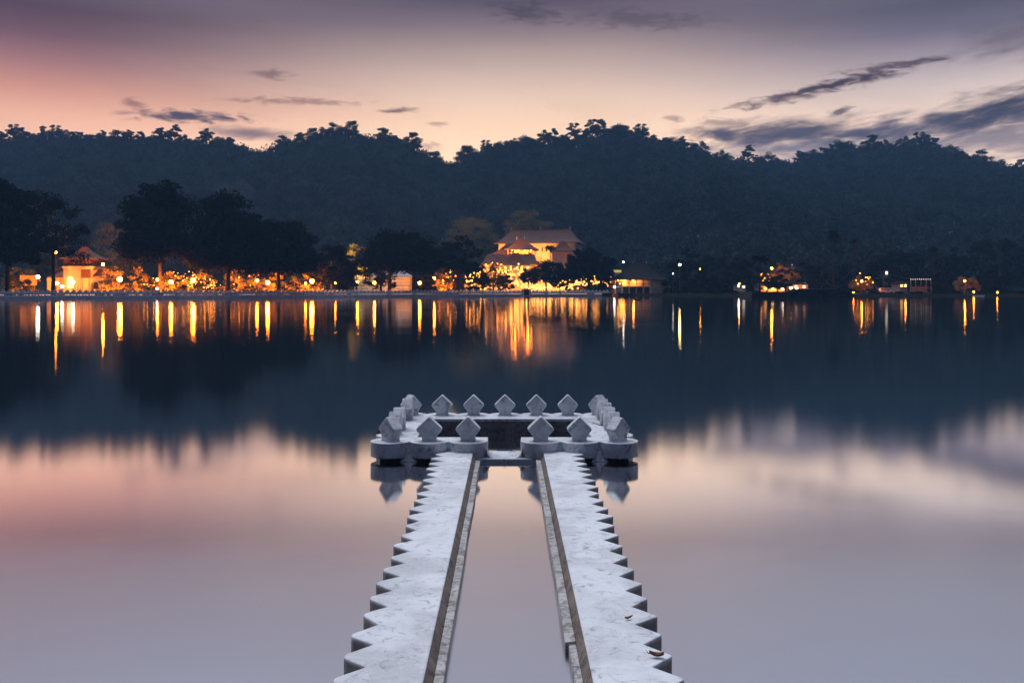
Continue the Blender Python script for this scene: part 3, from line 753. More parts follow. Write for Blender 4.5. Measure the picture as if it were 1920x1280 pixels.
RL_ = {'left': ('tall gappy tree standing against the glow on the left ridge', 'skyline trees on the left ridge'),
       'mid': ('tall gappy tree standing against the glow on the middle ridge', 'skyline trees on the middle ridge'),
       'right': ('tall gappy tree standing against the glow on the right ridge', 'skyline trees on the right ridge')}
rr_ = random.Random(11)
for i, (x, side) in enumerate(ridge):
    x += rr_.uniform(-4, 4)
    X = 0; Y = 800
    for _ in range(6): X = pxX(x, Y); Y = ridgeY(X)-2
    k = rr_.randrange(9); lab, grp = RL_[side]
    t = thing('ridge_tree', (X, Y, hillZ(X, Y)-rr_.uniform(-.5, 2.5)), lab, 'tree', grp)
    t.rotation_euler = (0, 0, rr_.uniform(0, 6.28)); s = rr_.uniform(.8, 1.22); t.scale = (s*1.05, s*1.05, s)
    if len(pm) <= k or pm[k] is None:
        while len(pm) <= k: pm.append(None)
        a = protos[k][0].build('trunk', M['bark'], t, True, org=(0,0,0)); c = quads_mesh('crown', protos[k][1], M['leaf_hill'], t); pm[k] = (a.data, c.data)
    else:
        for nm, d in zip(('trunk', 'crown'), pm[k]):
            o = bpy.data.objects.new(nm, d); COL.objects.link(o); o.parent = t
# palms
def palm(xpx, Y, ztop_px, base_px, label, fr=26, fl=3.2, droop=1.0, z=None, ball=True):
    X = pxX(xpx, Y); Z = hillZ(X, Y) if z is None else z
    H = pyZ(ztop_px, Y)-Z-fl*.45
    t = thing('palm_tree', (X, Y, Z), label, 'palm', None)
    q = random.Random(int(xpx)); b = MB()
    b.tube([(0,0,-.3),(.1,0,H*.3),(.18,0,H*.65),(.1,0,H)], [.32,.20,.16,.15], 7); b.build('trunk', M['bark'], t, True, org=(0,0,0))
    Q = []
    for i in range(fr):
        a = 2*math.pi*i/fr+q.uniform(-.2,.2); up = q.uniform(-.7, 1.25) if ball else q.uniform(-.15, 1.0)
        L = fl*q.uniform(.8, 1.1); n = 9; p0 = None
        d = Vector((math.cos(a)*math.cos(up), math.sin(a)*math.cos(up), math.sin(up)))
        sd = Vector((-math.sin(a), math.cos(a), 0))
        for j in range(n+1):
            u = j/n; p = Vector((.1,0,H))+d*L*u+Vector((0,0,-droop*L*.55*u*u))
            if p0 is not None:
                for sgn in (-1, 1):
                    wd = L*.30*math.sin(math.pi*(.12+.83*u))
                    tip = (p+p0)/2+sd*sgn*wd+Vector((0,0,-wd*.5))+d*.2
                    Q.append([p0, p, tip+d*.06*L, tip-d*.02*L])
            p0 = p
    quads_mesh('crown', np.array([[list(v) for v in f] for f in Q]), M['leaf'], t)
palm(1562, 322, 432, 540, 'tallest palm with a round shaggy head above the stone island', 44, 2.9, 1.0)
palm(1601, 340, 447, 545, 'shorter palm head just right of the tallest palm', 22, 2.6, .9, ball=False)
palm(1424, 258, 474, 548, 'wide-fronded palm standing on the left end of the stone island', 22, 3.8, 1.0, z=1.1, ball=False)
palm(1748, 336, 462, 545, 'slim palm half lost in the dark trees by the lit shelter', 20, 2.6, .9, ball=False)
palm(1031, 398, 459, 480, 'dark spiky palm against the yellow temple wall', 22, 3.4, .7, z=8, ball=False)

# ------------------------------------------------------------------ buildings
def Tat(x, y, z, rz): return Matrix.Translation((x, y, z)) @ Matrix.Rotation(rz, 4, 'Z')
# --- main temple hall, turned 14.5 degrees, its right end nearer
th_ = R(-14.5)
c0 = px(935, 475, 437); L, D = 38.0, 18.0
T = Tat(c0.x, 437, 0, th_)
ZE, ZT = 25.3, 32.2
hall = thing('temple_hall', (c0.x+14, 440, 1), 'large floodlit temple hall with sweeping tiled roof, highest of the temple roofs', 'temple')
MB().box(0, L, 0, D, 1, ZE+.4, T).build('wall', M['plaster'], hall)
MB().box(-.15, L+.15, -.15, D+.15, ZE-5.2, ZE-4.9, T).build('string_course', M['plaster'], hall)
rf = MB().hip(L+4.6, D+4.6, ZE, 6.3, L+4.6-6.3, ZT, .35, 1.6, 7, T @ Matrix.Translation((-2.3,-2.3,0))).build('roof', M['rooftile'], hall)
MB().box(4.0, L-4.0, D/2-.25, D/2+.25, ZT-.15, ZT+.28, T).build('ridge_cap', M['rooftile'], rf)
for x in (4.1, L/2, L-4.1):
    MB().tube([T @ Vector((x, D/2, ZT+.1)), T @ Vector((x, D/2, ZT+.6)), T @ Vector((x, D/2, ZT+1.5))], [.3,.2,.04], 6).build('finial', M['plaster'], rf)
for x in (4.5, 9, 18.2, 21.5, 23.6, 25.8, 35.2):
    f = MB().box(x, x+.75, -.06, .1, ZE-4.4, ZE-2.3, T).build('window', M['shutter'], hall)
for y in (2.5, 6, 9.5, 13):
    MB().box(L-.1, L+.06, y, y+1.1, ZE-4.4, ZE-2.3, T).build('window', M['shutter'], hall)
# --- octagon-like pavilion with open lit gallery
def pxbox(mb, x0, x1, y0, y1, Y, d):
    return mb.box(pxX(x0, Y), pxX(x1, Y), Y, Y+d, pyZ(y1, Y), pyZ(y0, Y))
Y = 405.; pav = thing('temple_tower', (pxX(978, Y), Y+7, 1), 'tower with steep peaked roof, two finials and an open glowing gallery', 'tower')
x0, x1 = pxX(945, Y), pxX(1011, Y)
rf = MB().hip(x1-x0, 13, pyZ(467, Y), 6.0, (x1-x0)-6.3, pyZ(448, Y+6.5), .3, 1.6, 7, Tat(x0, Y-1, 0, 0)).build('roof', M['rooftile'], pav)
for x in (969.3, 983.5):
    p = px(x, 449, Y+5.5); MB().tube([p-Vector((0,0,.3)), p+Vector((0,0,.5)), p+Vector((0,0,1.5))], [.35,.22,.05], 6).build('finial', M['plaster'], rf)
xa, xb = x0+1.6, x1-1.6; zb, zt = pyZ(478, Y), pyZ(466.5, Y)
MB().box(xa, xb, Y+.6, Y+10.5, 1, zb).build('base', M['plaster'], pav)
MB().box(xa+3, xb-3, Y+4, Y+8, zb, zt).build('inner_room', M['plaster'], pav)
for i in range(9):
    x = xa+.2+(xb-xa-.4)*i/8
    MB().box(x-.16, x+.16, Y+.8, Y+1.1, zb, zt).build('column', M['plaster'], pav)
MB().box(xa, xb, Y+.7, Y+.8, zb+.85, zb+1.0).build('railing', M['plaster'], pav)
for i in range(4):
    c = (xa+2+(xb-xa-4)*i/3, Y+2.2, zt-.55)
    o = MB().ball(c, .24).build('gallery_lamp', M['lampsod_dim'], pav)
point_light('gallery_glow', None, (0,0,0), 1500, SOD, .4).location = Vector(((xa+xb)/2-3, Y+2.6, zt-1.0)); bpy.data.objects['gallery_glow'].parent = pav; bpy.data.objects['gallery_glow'].location -= pav.location
g2 = point_light('gallery_glow', pav, Vector(((xa+xb)/2+3, Y+2.6, zt-1.0))-pav.location, 1500, SOD, .4)
# --- left wing behind the tower
Y = 413.; wing = thing('temple_wing', (pxX(950, Y), Y+5, 1), 'low wing with a long tiled roof left of the peaked tower', 'temple')
x0, x1 = pxX(917, Y), pxX(1002, Y)
MB().hip(x1-x0, 13, pyZ(477, Y), 8.2, 11.5, pyZ(455.5, Y+6), .3, 1.5, 6, Tat(x0, Y-1, 0, 0)).build('roof', M['rooftile'], wing)
MB().box(x0+1.5, x1-1.5, Y+.4, Y+11, 1, pyZ(477, Y)).build('wall', M['plaster'], wing)
# --- small gabled shrine right
Y = 414.; shr = thing('temple_shrine', (pxX(1056, Y), Y+5, 1), 'small shrine with a dark pointed roof right of the tower', 'shrine')
MB().hip(11.4, 10, pyZ(470, Y), 4.6, 6.2, pyZ(452, Y+5), .3, 1.35, 6, Tat(pxX(1032, Y), Y, 0, R(-8))).build('roof', M['rooftile'], shr)
MB().box(pxX(1036, Y), pxX(1074, Y), Y+1.2, Y+8, 1, pyZ(470, Y)).build('wall', M['plaster'], shr)
# --- front range with arcade
Y = 392.; fr = thing('temple_range', (pxX(958, Y), Y+5, 1), 'long front range with grey tiled roof and arcade below the tower', 'temple')
x0, x1 = pxX(902, Y), pxX(1017, Y); ze = pyZ(494.5, Y)
MB().hip(x1-x0, 12, ze, 2.6, (x1-x0)-6, pyZ(476.5, Y+6), .3, 1.35, 6, Tat(x0, Y-1, 0, 0)).build('roof', M['rooftile'], fr)
pr = MB().hip(12.0, 9, ze-.5, 4.6, 7.2, pyZ(474, Y-1), .3, 1.6, 6, Tat(pxX(942, Y), Y-4.2, 0, R(0))).build('porch_roof', M['rooftile'], fr)
MB().box(x0+1, x1-1, Y+3, Y+10, 1, ze).build('wall', M['plaster'], fr)
n = 13
for i in range(n+1):
    x = x0+1.2+(x1-x0-2.4)*i/n
    MB().box(x-.25, x+.25, Y, Y+.5, 1, ze-.3).build('column', M['plaster'], fr)
MB().box(x0+1, x1-1, Y-.05, Y+.55, ze-2.2, ze-.35).build('frieze', M['plaster'], fr)
MB().box(x0+1, x1-1, Y-.05, Y+3, pyZ(519, Y)-.3, pyZ(519, Y)).build('gallery_floor', M['plaster'], fr)
MB().box(pxX(944, Y), pxX(986, Y), Y-3.6, Y-3.2, ze-2.0, ze-.6).build('porch_beam', M['plaster'], fr)
for x in (945, 958, 972, 985): MB().box(pxX(x, Y)-.3, pxX(x, Y)+.3, Y-3.7, Y-3.1, 1, ze-.6).build('porch_column', M['plaster'], fr)
# --- long lit boundary wall with balustrade (below the shade trees)
Y = 376.; bw = thing('temple_wall', (pxX(1010, Y), Y, 1), 'long floodlit white boundary wall with arched panels behind the tree trunks', 'wall')
MB().box(pxX(868, Y), pxX(1078, Y), Y+.4, Y+.9, 1, pyZ(531, Y)).build('panel', M['plaster'], bw)
for i in range(34):
    x = pxX(868+i*6.3, Y); MB().box(x, x+.5, Y, Y+.4, 1, pyZ(530, Y)).build('pilaster', M['plaster'], bw)
mw = MB()
for i in range(68):
    x = pxX(868+i*3.1, Y); mw.prism([(x,0),(x+.28,.5),(x+.56,0)][::-1], Y+.45, Y+.85, Matrix.Translation((0,0,pyZ(531, Y))), 'y')
tag(mw.build('cresting', M['plaster'], bw), kind='stuff')
# --- lit entrance block in the middle
Y = 384.; en = thing('entrance_block', (pxX(966, Y), Y, 1), 'brightest lit entrance block at the foot of the temple', 'building')
xa, xb = pxX(955, Y), pxX(980, Y)
MB().box(xa, xb, Y+.8, Y+5, 1, pyZ(508, Y)).build('wall', M['plaster'], en)
for i in range(4):
    x = xa+(xb-xa-.5)*i/3; MB().box(x, x+.5, Y, Y+.8, 1, pyZ(507, Y)).build('column', M['plaster'], en)
MB().box(xa-.4, xb+.4, Y-.2, Y+5.2, pyZ(507, Y), pyZ(503, Y)).build('cornice', M['plaster'], en)
# --- brown umbrella roof right
Y = 366.; um = thing('garden_kiosk', (pxX(1085, Y), Y+3, 1), 'brown low tiled kiosk roof behind the parapet under the bulbs', 'kiosk')
MB().hip(pxX(1101, Y)-pxX(1064, Y), 7, pyZ(546, Y), 3.2, 4.8, pyZ(531.5, Y+3), .2, 1.1, 4, Tat(pxX(1064, Y), Y, 0, 0)).build('roof', M['wood'], um)
MB().box(pxX(1069, Y), pxX(1096, Y), Y+1.2, Y+5.6, .9, pyZ(545, Y)).build('wall', M['plaster'], um)

# --- lakeside pavilion (two storeys, open galleries)
A = px(1157, 550, 344); lp = thing('lakeside_pavilion', (A.x+10, 350, 0), 'two-storey pavilion with steep hipped roof standing in the lake', 'pavilion')
aF = R(-7); LF, DF = 15.2, 14.0
T = Tat(A.x, 346.5, 0, aF+R(9)) ; 
sc_ = 346/F
T = Tat(pxX(1152, 349), 349, 0, R(-28)); LF = 15.0; DF = 14.5
z1, z2, zE = pyZ(537.5, 345), pyZ(537, 345), pyZ(523.5, 345)
MB().box(-.4, LF+.4, -.4, DF+.4, -1, .55, T).build('foundation', M['darkstone'], lp)
MB().box(2.4, LF-.9, 2.4, DF-.4, .55, z1-.14, T).build('inner_wall', M['wood'], lp); MB().box(2.4, LF-.9, 2.4, DF-.4, z1+.18, zE, T).build('inner_wall', M['pavwhite'], lp)  # lower wall given a dark colour for the dimness in the openings
MB().box(-.15, LF+.15, -.15, DF+.15, z1-.12, z1+.16, T).build('gallery_floor', M['pavwhite'], lp)
for i in range(6):
    x = (LF-.45)*i/5
    MB().box(x, x+.45, 0, .45, .55, z1-.12, T).build('column', M['pavwhite'], lp); MB().box(x+.05, x+.40, .05, .4, z1+.16, zE+.3, T).build('column', M['pavwhite'], lp)
for i in range(1, 7):
    y = (DF-.45)*i/6
    MB().box(LF-.45, LF, y, y+.45, .55, z1-.12, T).build('column', M['pavwhite'], lp); MB().box(LF-.40, LF-.05, y+.05, y+.4, z1+.16, zE+.3, T).build('column', M['pavwhite'], lp)
for y in range(5): MB().box(LF-.9, LF-.8, .45+y*2.05+.5, .45+y*2.05+1.7, z1+.9, zE-.2, T).build('shutter', M['shutter'], lp)
MB().box(LF-.8, LF-.6, .45, DF, .55, z1-.12, T).build('screen_wall', M['pavwhite'], lp)
for k in range(5): MB().box(LF-.58, LF-.5, 1.2+k*2.3, 2.2+k*2.3, 1.0, z1-.5, T).build('opening', M['shutter'], lp)  # dark slabs laid on the wall, coloured as the shade in openings
MB().box(LF-.75, LF-.65, .45, DF, z1+.16, zE, T).build('side_wall', M['pavwhite'], lp)
for (a, b) in ((0, 1),):
    MB().box(0, LF, .14, .22, z1+1.0, z1+1.1, T).build('railing', M['shutter'], lp)
rf = MB().hip(LF+4.2, DF+4.2, zE, 7.6, LF+4.2-7.0, pyZ(493, 352), .3, 1.35, 7, T @ Matrix.Translation((-2.1,-2.1,0))).build('roof', M['darkroof'], lp)
for x in (5.0, LF-4.4):
    MB().tube([T @ Vector((x, DF/2, pyZ(493.5, 352))), T @ Vector((x, DF/2, pyZ(490, 352)))], [.16,.05], 5).build('finial', M['pavwhite'], rf)
for i, (u, zz) in enumerate(((1.2,.0),(2.6,0),(3.9,0),(1.9,-1.25),(3.3,-1.25),(7.4,0),(8.7,0))):
    p = T @ Vector((u, 1.0, zE-.35+zz)); MB().ball(p, .17, 6, 4).build('hanging_lamp', M['lampsod_dim'], lp)
for u in (2.5, 7.5): point_light('gallery_glow', lp, (T @ Vector((u, 1.2, zE-1.2)))-lp.location, 380, (1,.33,.06,1), .3)
# lean-to left of pavilion with yellow lit sign panel
Y = 372.; sh = thing('shed', (pxX(1150, Y), Y, 1), 'low shed with a yellow lit panel behind the pavilion roof', 'shed')
MB().box(pxX(1146, Y), pxX(1176, Y), Y+.3, Y+5, 1, pyZ(512, Y)).build('wall', M['stonewall'], sh)
MB().box(pxX(1150, Y), pxX(1165, Y), Y, Y+.25, pyZ(511, Y), pyZ(506, Y)).build('lit_panel', emit('yellow_panel', (.75,.62,.13,1), .7), sh)
# --- gatehouse on the left
Y = 266.; gh = thing('gatehouse', (pxX(146, Y), Y+4, 1), 'orange lit gatehouse with arched doorway and peaked upper roof', 'gatehouse')
B_ = lambda *a: pxbox(MB(), *a)
B_(118, 172, 501, 548, Y, 8).build('wall', M['plaster'], gh)
B_(116, 174, 499, 502, Y-.3, 8.6).build('cornice', M['plaster'], gh)
B_(88, 117.5, 520, 548, Y+1.5, 6).build('side_wing', M['plaster'], gh)
B_(172.5, 190, 517, 548, Y+.8, 6).build('side_wing', M['plaster'], gh)
B_(119, 170, 485, 499, Y+1.5, 5.5).build('upper_storey', M['wood'], gh)
MB().hip(pxX(184, Y)-pxX(112, Y), 10, pyZ(484, Y), 4.9, 5.9, pyZ(461, Y+4), .25, 1.9, 7, Tat(pxX(112, Y), Y-.5, 0, 0)).build('roof', M['rooftile'], gh)
MB().hip(5.6, 7.5, pyZ(519, Y), 2.4, 3.2, pyZ(508, Y+3), .2, 1.2, 4, Tat(pxX(85, Y), Y+1, 0, 0)).build('wing_roof', M['rooftile'], gh)
MB().hip(3.6, 7.5, pyZ(516.5, Y), .3, 1.4, pyZ(505, Y+3), .2, 1.2, 4, Tat(pxX(171.5, Y), Y+.3, 0, 0)).build('wing_roof', M['rooftile'], gh)
def arch(xc, w, yb, yt, Y):
    X = pxX(xc, Y); hw = w*Y/F/2; zt = pyZ(yt, Y); zb = pyZ(yb, Y)
    poly = [(X-hw, zb)]+[(X+hw*math.cos(a), zt-hw+hw*math.sin(a)) for a in [math.pi-math.pi*i/10 for i in range(11)]]+[(X+hw, zb)]
    return MB().prism(poly[::-1], Y-.05, Y+.1, None, 'y')
arch(132, 13, 540, 518, Y).build('lit_arch', M['litarch'], gh)
arch(180, 9, 541, 528.5, Y+.8).build('arch', M['shutter'], gh)
for x in (120, 143.5, 149, 170): B_(x-1, x+1.2, 502.2, 548, Y-.22, .2).build('pilaster', M['plaster'], gh)
bb = thing('signboard', (pxX(160, 262), 262, 1), 'dark blank signboard before the orange gatehouse', 'signboard')
pxbox(MB(), 151.5, 169.5, 505, 521, 262, .3).build('board', M['wood'], bb)
for x in (154, 167): MB().tube([px(x, 521, 262.15), px(x, 548, 262.15)], .1, 5).build('post', M['metal'], bb)
bb = thing('signboard', (pxX(53, 252), 252, 1), 'dark blank hoarding beside the tallest tree', 'signboard')
pxbox(MB(), 37, 69, 516, 535, 252, .3).build('board', M['metal'], bb)
for x in (41, 65): MB().tube([px(x, 535, 252.15), px(x, 548, 252.15)], .1, 5).build('post', M['metal'], bb)
# tent-like canopy right of the gatehouse
Y = 262.; tn = thing('canopy', (pxX(216, Y), Y+2, 1), 'low white peaked canopy under the brightest lamp', 'canopy')
MB().hip(5.4, 4.5, pyZ(540, Y), 2.4, 3.0, pyZ(534.5, Y+2), .08, 1.3, 4, Tat(pxX(199, Y), Y, 0, 0)).build('cloth', M['stonewall'], tn)
for x in (201, 230): MB().tube([px(x, 540, Y+.2), px(x, 547, Y+.2)], .05, 5).build('pole', M['metal'], tn)
# --- long pale terrace building behind the umbrella tree
Y = 352.; tb = thing('terrace_building', (pxX(725, Y), Y+5, 1), 'long low banded building with white sheet roof behind the umbrella tree', 'building')
pxbox(MB(), 664, 768, 519, 548, Y, 9).build('wall', M['plaster'], tb)
for i in range(4): pxbox(MB(), 663.5, 768.5, 523+i*6, 524+i*6, Y-.12, .2).build('band', M['stonewall'], tb)
MB().hip(pxX(773, Y)-pxX(659, Y), 11, pyZ(519, Y), 4, pxX(773, Y)-pxX(659, Y)-4, pyZ(507.5, Y+5.5), .2, 1.05, 3, Tat(pxX(659, Y), Y-1, 0, 0)).build('roof', M['whiteroof'], tb)
rl = thing('railing', (pxX(725, 330), 330, 1), 'thin dark metal railing before the pale terrace', 'railing')
pxbox(MB(), 560, 838, 534, 534.5, 331, .06).build('rail', M['metal'], rl)
for i in range(29):
    p = px(562+i*9.7, 534, 331.03); MB().tube([p, (p.x, p.y, .9)], .045, 4).build('post', M['metal'], rl)

# --- hillside houses on the right
def house(x, y, wpx, hpx, Y, label, lit=(), roof=True, dep=7, wallm='stonewall', litm='litwin'):
    Yh = Y or findY(x, y+hpx*.5); X = pxX(x, Yh); s = Yh/F; w = wpx*s; h = hpx*s; Zb = pyZ(y+hpx/2, Yh); Zt = pyZ(y-hpx/2, Yh)
    keep.append((X, Yh-2, 3.5+w*.5)); 
    t = thing('house', (X, Yh+dep/2, Zb), label, 'house', 'houses on the far shore and hillside')
    MB().box(X-w/2, X+w/2, Yh, Yh+dep, Zb-6, Zt).build('wall', M[wallm], t)
    if roof: MB().hip(w+1, dep+1, Zt, w*.28, w*.72+1, Zt+h*.45, .15, 1.1, 3, Tat(X-w/2-.5, Yh-.5, 0, 0)).build('roof', M['darkroof'], t)
    n = max(2, int(w/2.2))
    for i in range(n):
        xx = X-w/2+w*(i+.5)/n
        m = litm if i in lit else 'shutter'
        MB().box(xx-.45, xx+.45, Yh-.04, Yh+.1, Zb+h*.3, Zb+h*.78).build('window', M[m], t)
    return t
house(1480, 476, 40, 9, None, 'pale hillside house with a row of windows above the lit shops')
house(1507, 479, 13, 8, None, 'narrow pale house beside the hillside house with many windows')
house(1800, 436.5, 26, 6, None, 'long pale building high on the right hillside', roof=False)
house(1252, 442, 12, 6, None, 'tiny house with an orange window on the slope, leftmost of three', lit=(0, 1))
house(1308, 444, 9, 5, None, 'tiny house with an orange window, middle of three on the slope', lit=(1,))
house(1332, 443, 10, 6, None, 'tiny house with a white window, rightmost of three on the slope', lit=(0, 1), litm='litwinw')
house(1447, 487, 9, 7, None, 'little house with a glaring white window left of the hillside house', lit=(0, 1, 2), litm='litwinw')
house(1489, 487, 13, 6, None, 'little house with two orange windows under the hillside house', lit=(0, 2))
house(1484, 497, 9, 4, None, 'small shed with a white roof edge between houses', roof=False, lit=(0, 1), litm='litwinw')
house(1588, 501, 14, 6, None, 'small house with an orange window right of the tall palm', lit=(2,))
house(1660, 512, 9, 11, 350, 'pale narrow house front behind the white van', lit=(1,), litm='litwinw')
house(1456, 541, 30, 8, 326, 'lit shop front under the flat dome tree', lit=(0,1,2,3,4), litm='litwinw', roof=False)
house(1500, 538, 30, 10, 330, 'brightly lit shops with white and yellow fronts', lit=(0,1,2,3,4), litm='litwinw')
house(1505, 532, 12, 6, 334, 'small yellow lit upper room above the bright shops', lit=(0,1), roof=False)
house(1432, 541, 16, 11, 328, 'small dim orange hut beside the island palm', lit=(1,))
house(1391, 538, 14, 7, 322, 'little lit hut at the water beside the white lamp', lit=(1,), litm='litwinw')
house(1694, 536, 14, 9, 326, 'small orange lit kiosk right of the white van', lit=(0, 1))
# lit open shelter
Y = 330.; st = thing('shelter', (pxX(1728, Y), Y+3, 1), 'open shelter with a line of white lights under its roof', 'shelter')
pxbox(MB(), 1706, 1748, 520, 522.5, Y, 6).build('roof', M['darkroof'], st)
for x in (1708, 1717, 1727, 1737, 1746): pxbox(MB(), x-.6, x+.6, 522.6, 552, Y+.3, .3).build('post', M['stonewall'], st)
pxbox(MB(), 1710, 1745, 537, 552, Y+3, .3).build('back_wall', M['stonewall'], st)
for x in range(1708, 1748, 4): MB().ball(px(x, 523.4, Y+.15), .12, 6, 4).build('light', M['litwinw'], st)
# --- white van
Y = 311.; X = pxX(1664, Y); vz = hillZ(X, Y+1)
van = thing('van', (X, Y+1, vz), 'white van parked on the far bank below the dark trees', 'van')
Tv = Tat(X, Y+1, vz, 0)
prof = [(-2.3,.35),(2.2,.35),(2.3,.9),(1.75,1.1),(1.15,1.85),(-2.2,1.9),(-2.35,1.1)]
MB().prism(prof[::-1], -.85, .85, Tv, 'y').build('body', M['vanwhite'], van, bevel=.06)
for a, b in ((-2.05,-1.1),(-1.0,-.1),(0,.95)): MB().box(a, b, -.87, -.84, 1.18, 1.68, Tv).build('window', M['glassdark'], van)
for x in (-1.45, 1.45):
    for y in (-.8, .8): MB().tube([Tv @ Vector((x, y-.1, .33)), Tv @ Vector((x, y+.1, .33))], .33, 12).build('wheel', M['rubber'], van)
# --- dark stone island platform
Y = 257.; isl = thing('stone_island', (pxX(1505, Y), Y+6, 0), 'dark stepped stone island standing low in the lake', 'island')
rs_ = random.Random(3); bs = MB()
z = -.8
for i in range(6):
    z1 = z+.42
    a, b = 1408+i*.5, 1603-i*.7
    n = 26
    for k in range(n):
        u0 = a+(b-a)*k/n; u1 = a+(b-a)*(k+1)/n-.15
        bs.box(pxX(u0, Y), pxX(u1, Y), Y+rs_.uniform(0,.15), Y+14, z, z1-.03)
    z = z1
bs.build('lower_wall', M['darkstone'], isl)
pxbox(MB(), 1412, 1600, 549.0, 549.6, Y-.05, 14).build('coping', M['darkstone'], isl)
Y2 = 262.; b2 = MB()
for k in range(16): pxbox(b2, 1490+k*5.1, 1494.8+k*5.1, 541.6, 550, Y2+rs_.uniform(0,.1), 6)
b2.build('upper_wall', M['darkstone'], isl); pxbox(MB(), 1497, 1570, 541.0, 541.6, Y2-.1, 6.3).build('upper_coping', M['paleedge'], isl)
# --- small floating things
Y = 330.; of = thing('orange_float', (pxX(1153.5, Y), Y, 0), 'small orange boat moored by the pavilion steps', 'boat')
Xo = pxX(1153.5, Y)
MB().prism([(-.95,.0),(.95,.0),(1.05,.5),(.8,.85),(-.8,.85),(-1.05,.5)][::-1], -.9, .9, Tat(Xo, Y, -.1, 0), 'y').build('hull', M['orange'], of, bevel=.1)
MB().box(Xo-.6, Xo+.6, Y-.5, Y+.5, .75, 1.1).build('cover', M['orange'], of, bevel=.08)
Y = 190.; bo = thing('raft', (pxX(1188, Y), Y, 0), 'thin pale floating boom with a dark block in open water', 'raft')
for a, b in ((1175,1180.5),(1181,1188),(1202,1208),(1208.6,1215.5)): MB().tube([px(a, 562, Y)*1.0-Vector((0,0,pyZ(562,Y)-.06)), px(b, 562, Y)-Vector((0,0,pyZ(562,Y)-.06))], .09, 6).build('float', M['stonewall'], bo)
pxbox(MB(), 1189, 1198, 560.8, 563, Y, .8).build('block', M['darkstone'], bo)
bi = thing('bird', (pxX(1201, Y), Y, 0), 'black waterbird perched on the floating boom', 'bird')
b = MB().tube([px(1198.6, 562.2, Y), px(1200, 560.6, Y), px(1201, 559.6, Y), px(1201, 558.4, Y), px(1200.4, 557.7, Y), px(1199.4, 557.6, Y), px(1198.4, 557.9, Y)], [.03,.17,.2,.1,.09,.08,.01], 7)
b.build('body', M['blackbird'], bi, True)
Y = 296.; wb = thing('rowing_boat', (pxX(1834, Y), Y, 0), 'small white rowing boat at the far right shore', 'boat')
Xo = pxX(1834, Y)
MB().prism([(-1.9,.5),(-1.6,.0),(1.6,.0),(2.1,.55)], -.5, .5, Tat(Xo, Y, -.05, 0), 'y').build('hull', M['vanwhite'], wb, bevel=.05)
MB().box(Xo-.9, Xo-.6, Y-.45, Y+.45, .46, .53).build('thwart', M['wood'], wb)

# ------------------------------------------------------------------ lamps
SL = 'street lamps along the lake'
def lamp(x, y, Y, label, m='lampsod', r=.32, pw=0, c=SOD, group=SL):
    r *= 1.6 if x < 1000 else 1.1
    p = px(x, y, Y); zb = hillZ(p.x, p.y) if p.y > shore(p.x) else 1
    t = thing('street_lamp', (p.x, p.y, zb), label, 'street lamp', group)
    MB().tube([(p.x, p.y, zb-.3), (p.x, p.y, zb+.4), (p.x, p.y, p.z-r*.8)], [.11, .07, .05], 6).build('pole', M['metal'], t)
    MB().ball(p, r, 10, 7).build('globe', M[m], t, True)
    MB().tube([(p.x, p.y, p.z+r*.86), (p.x, p.y, p.z+r*1.2)], [r*.5, r*.15], 8).build('cap', M['metal'], t)
    if pw: point_light('lamp_light', t, (p.x-t.location.x, p.y-t.location.y, p.z-zb), pw, c, r*1.08)
    return t
S_ = lambda x, d: interp(SH, x)+d
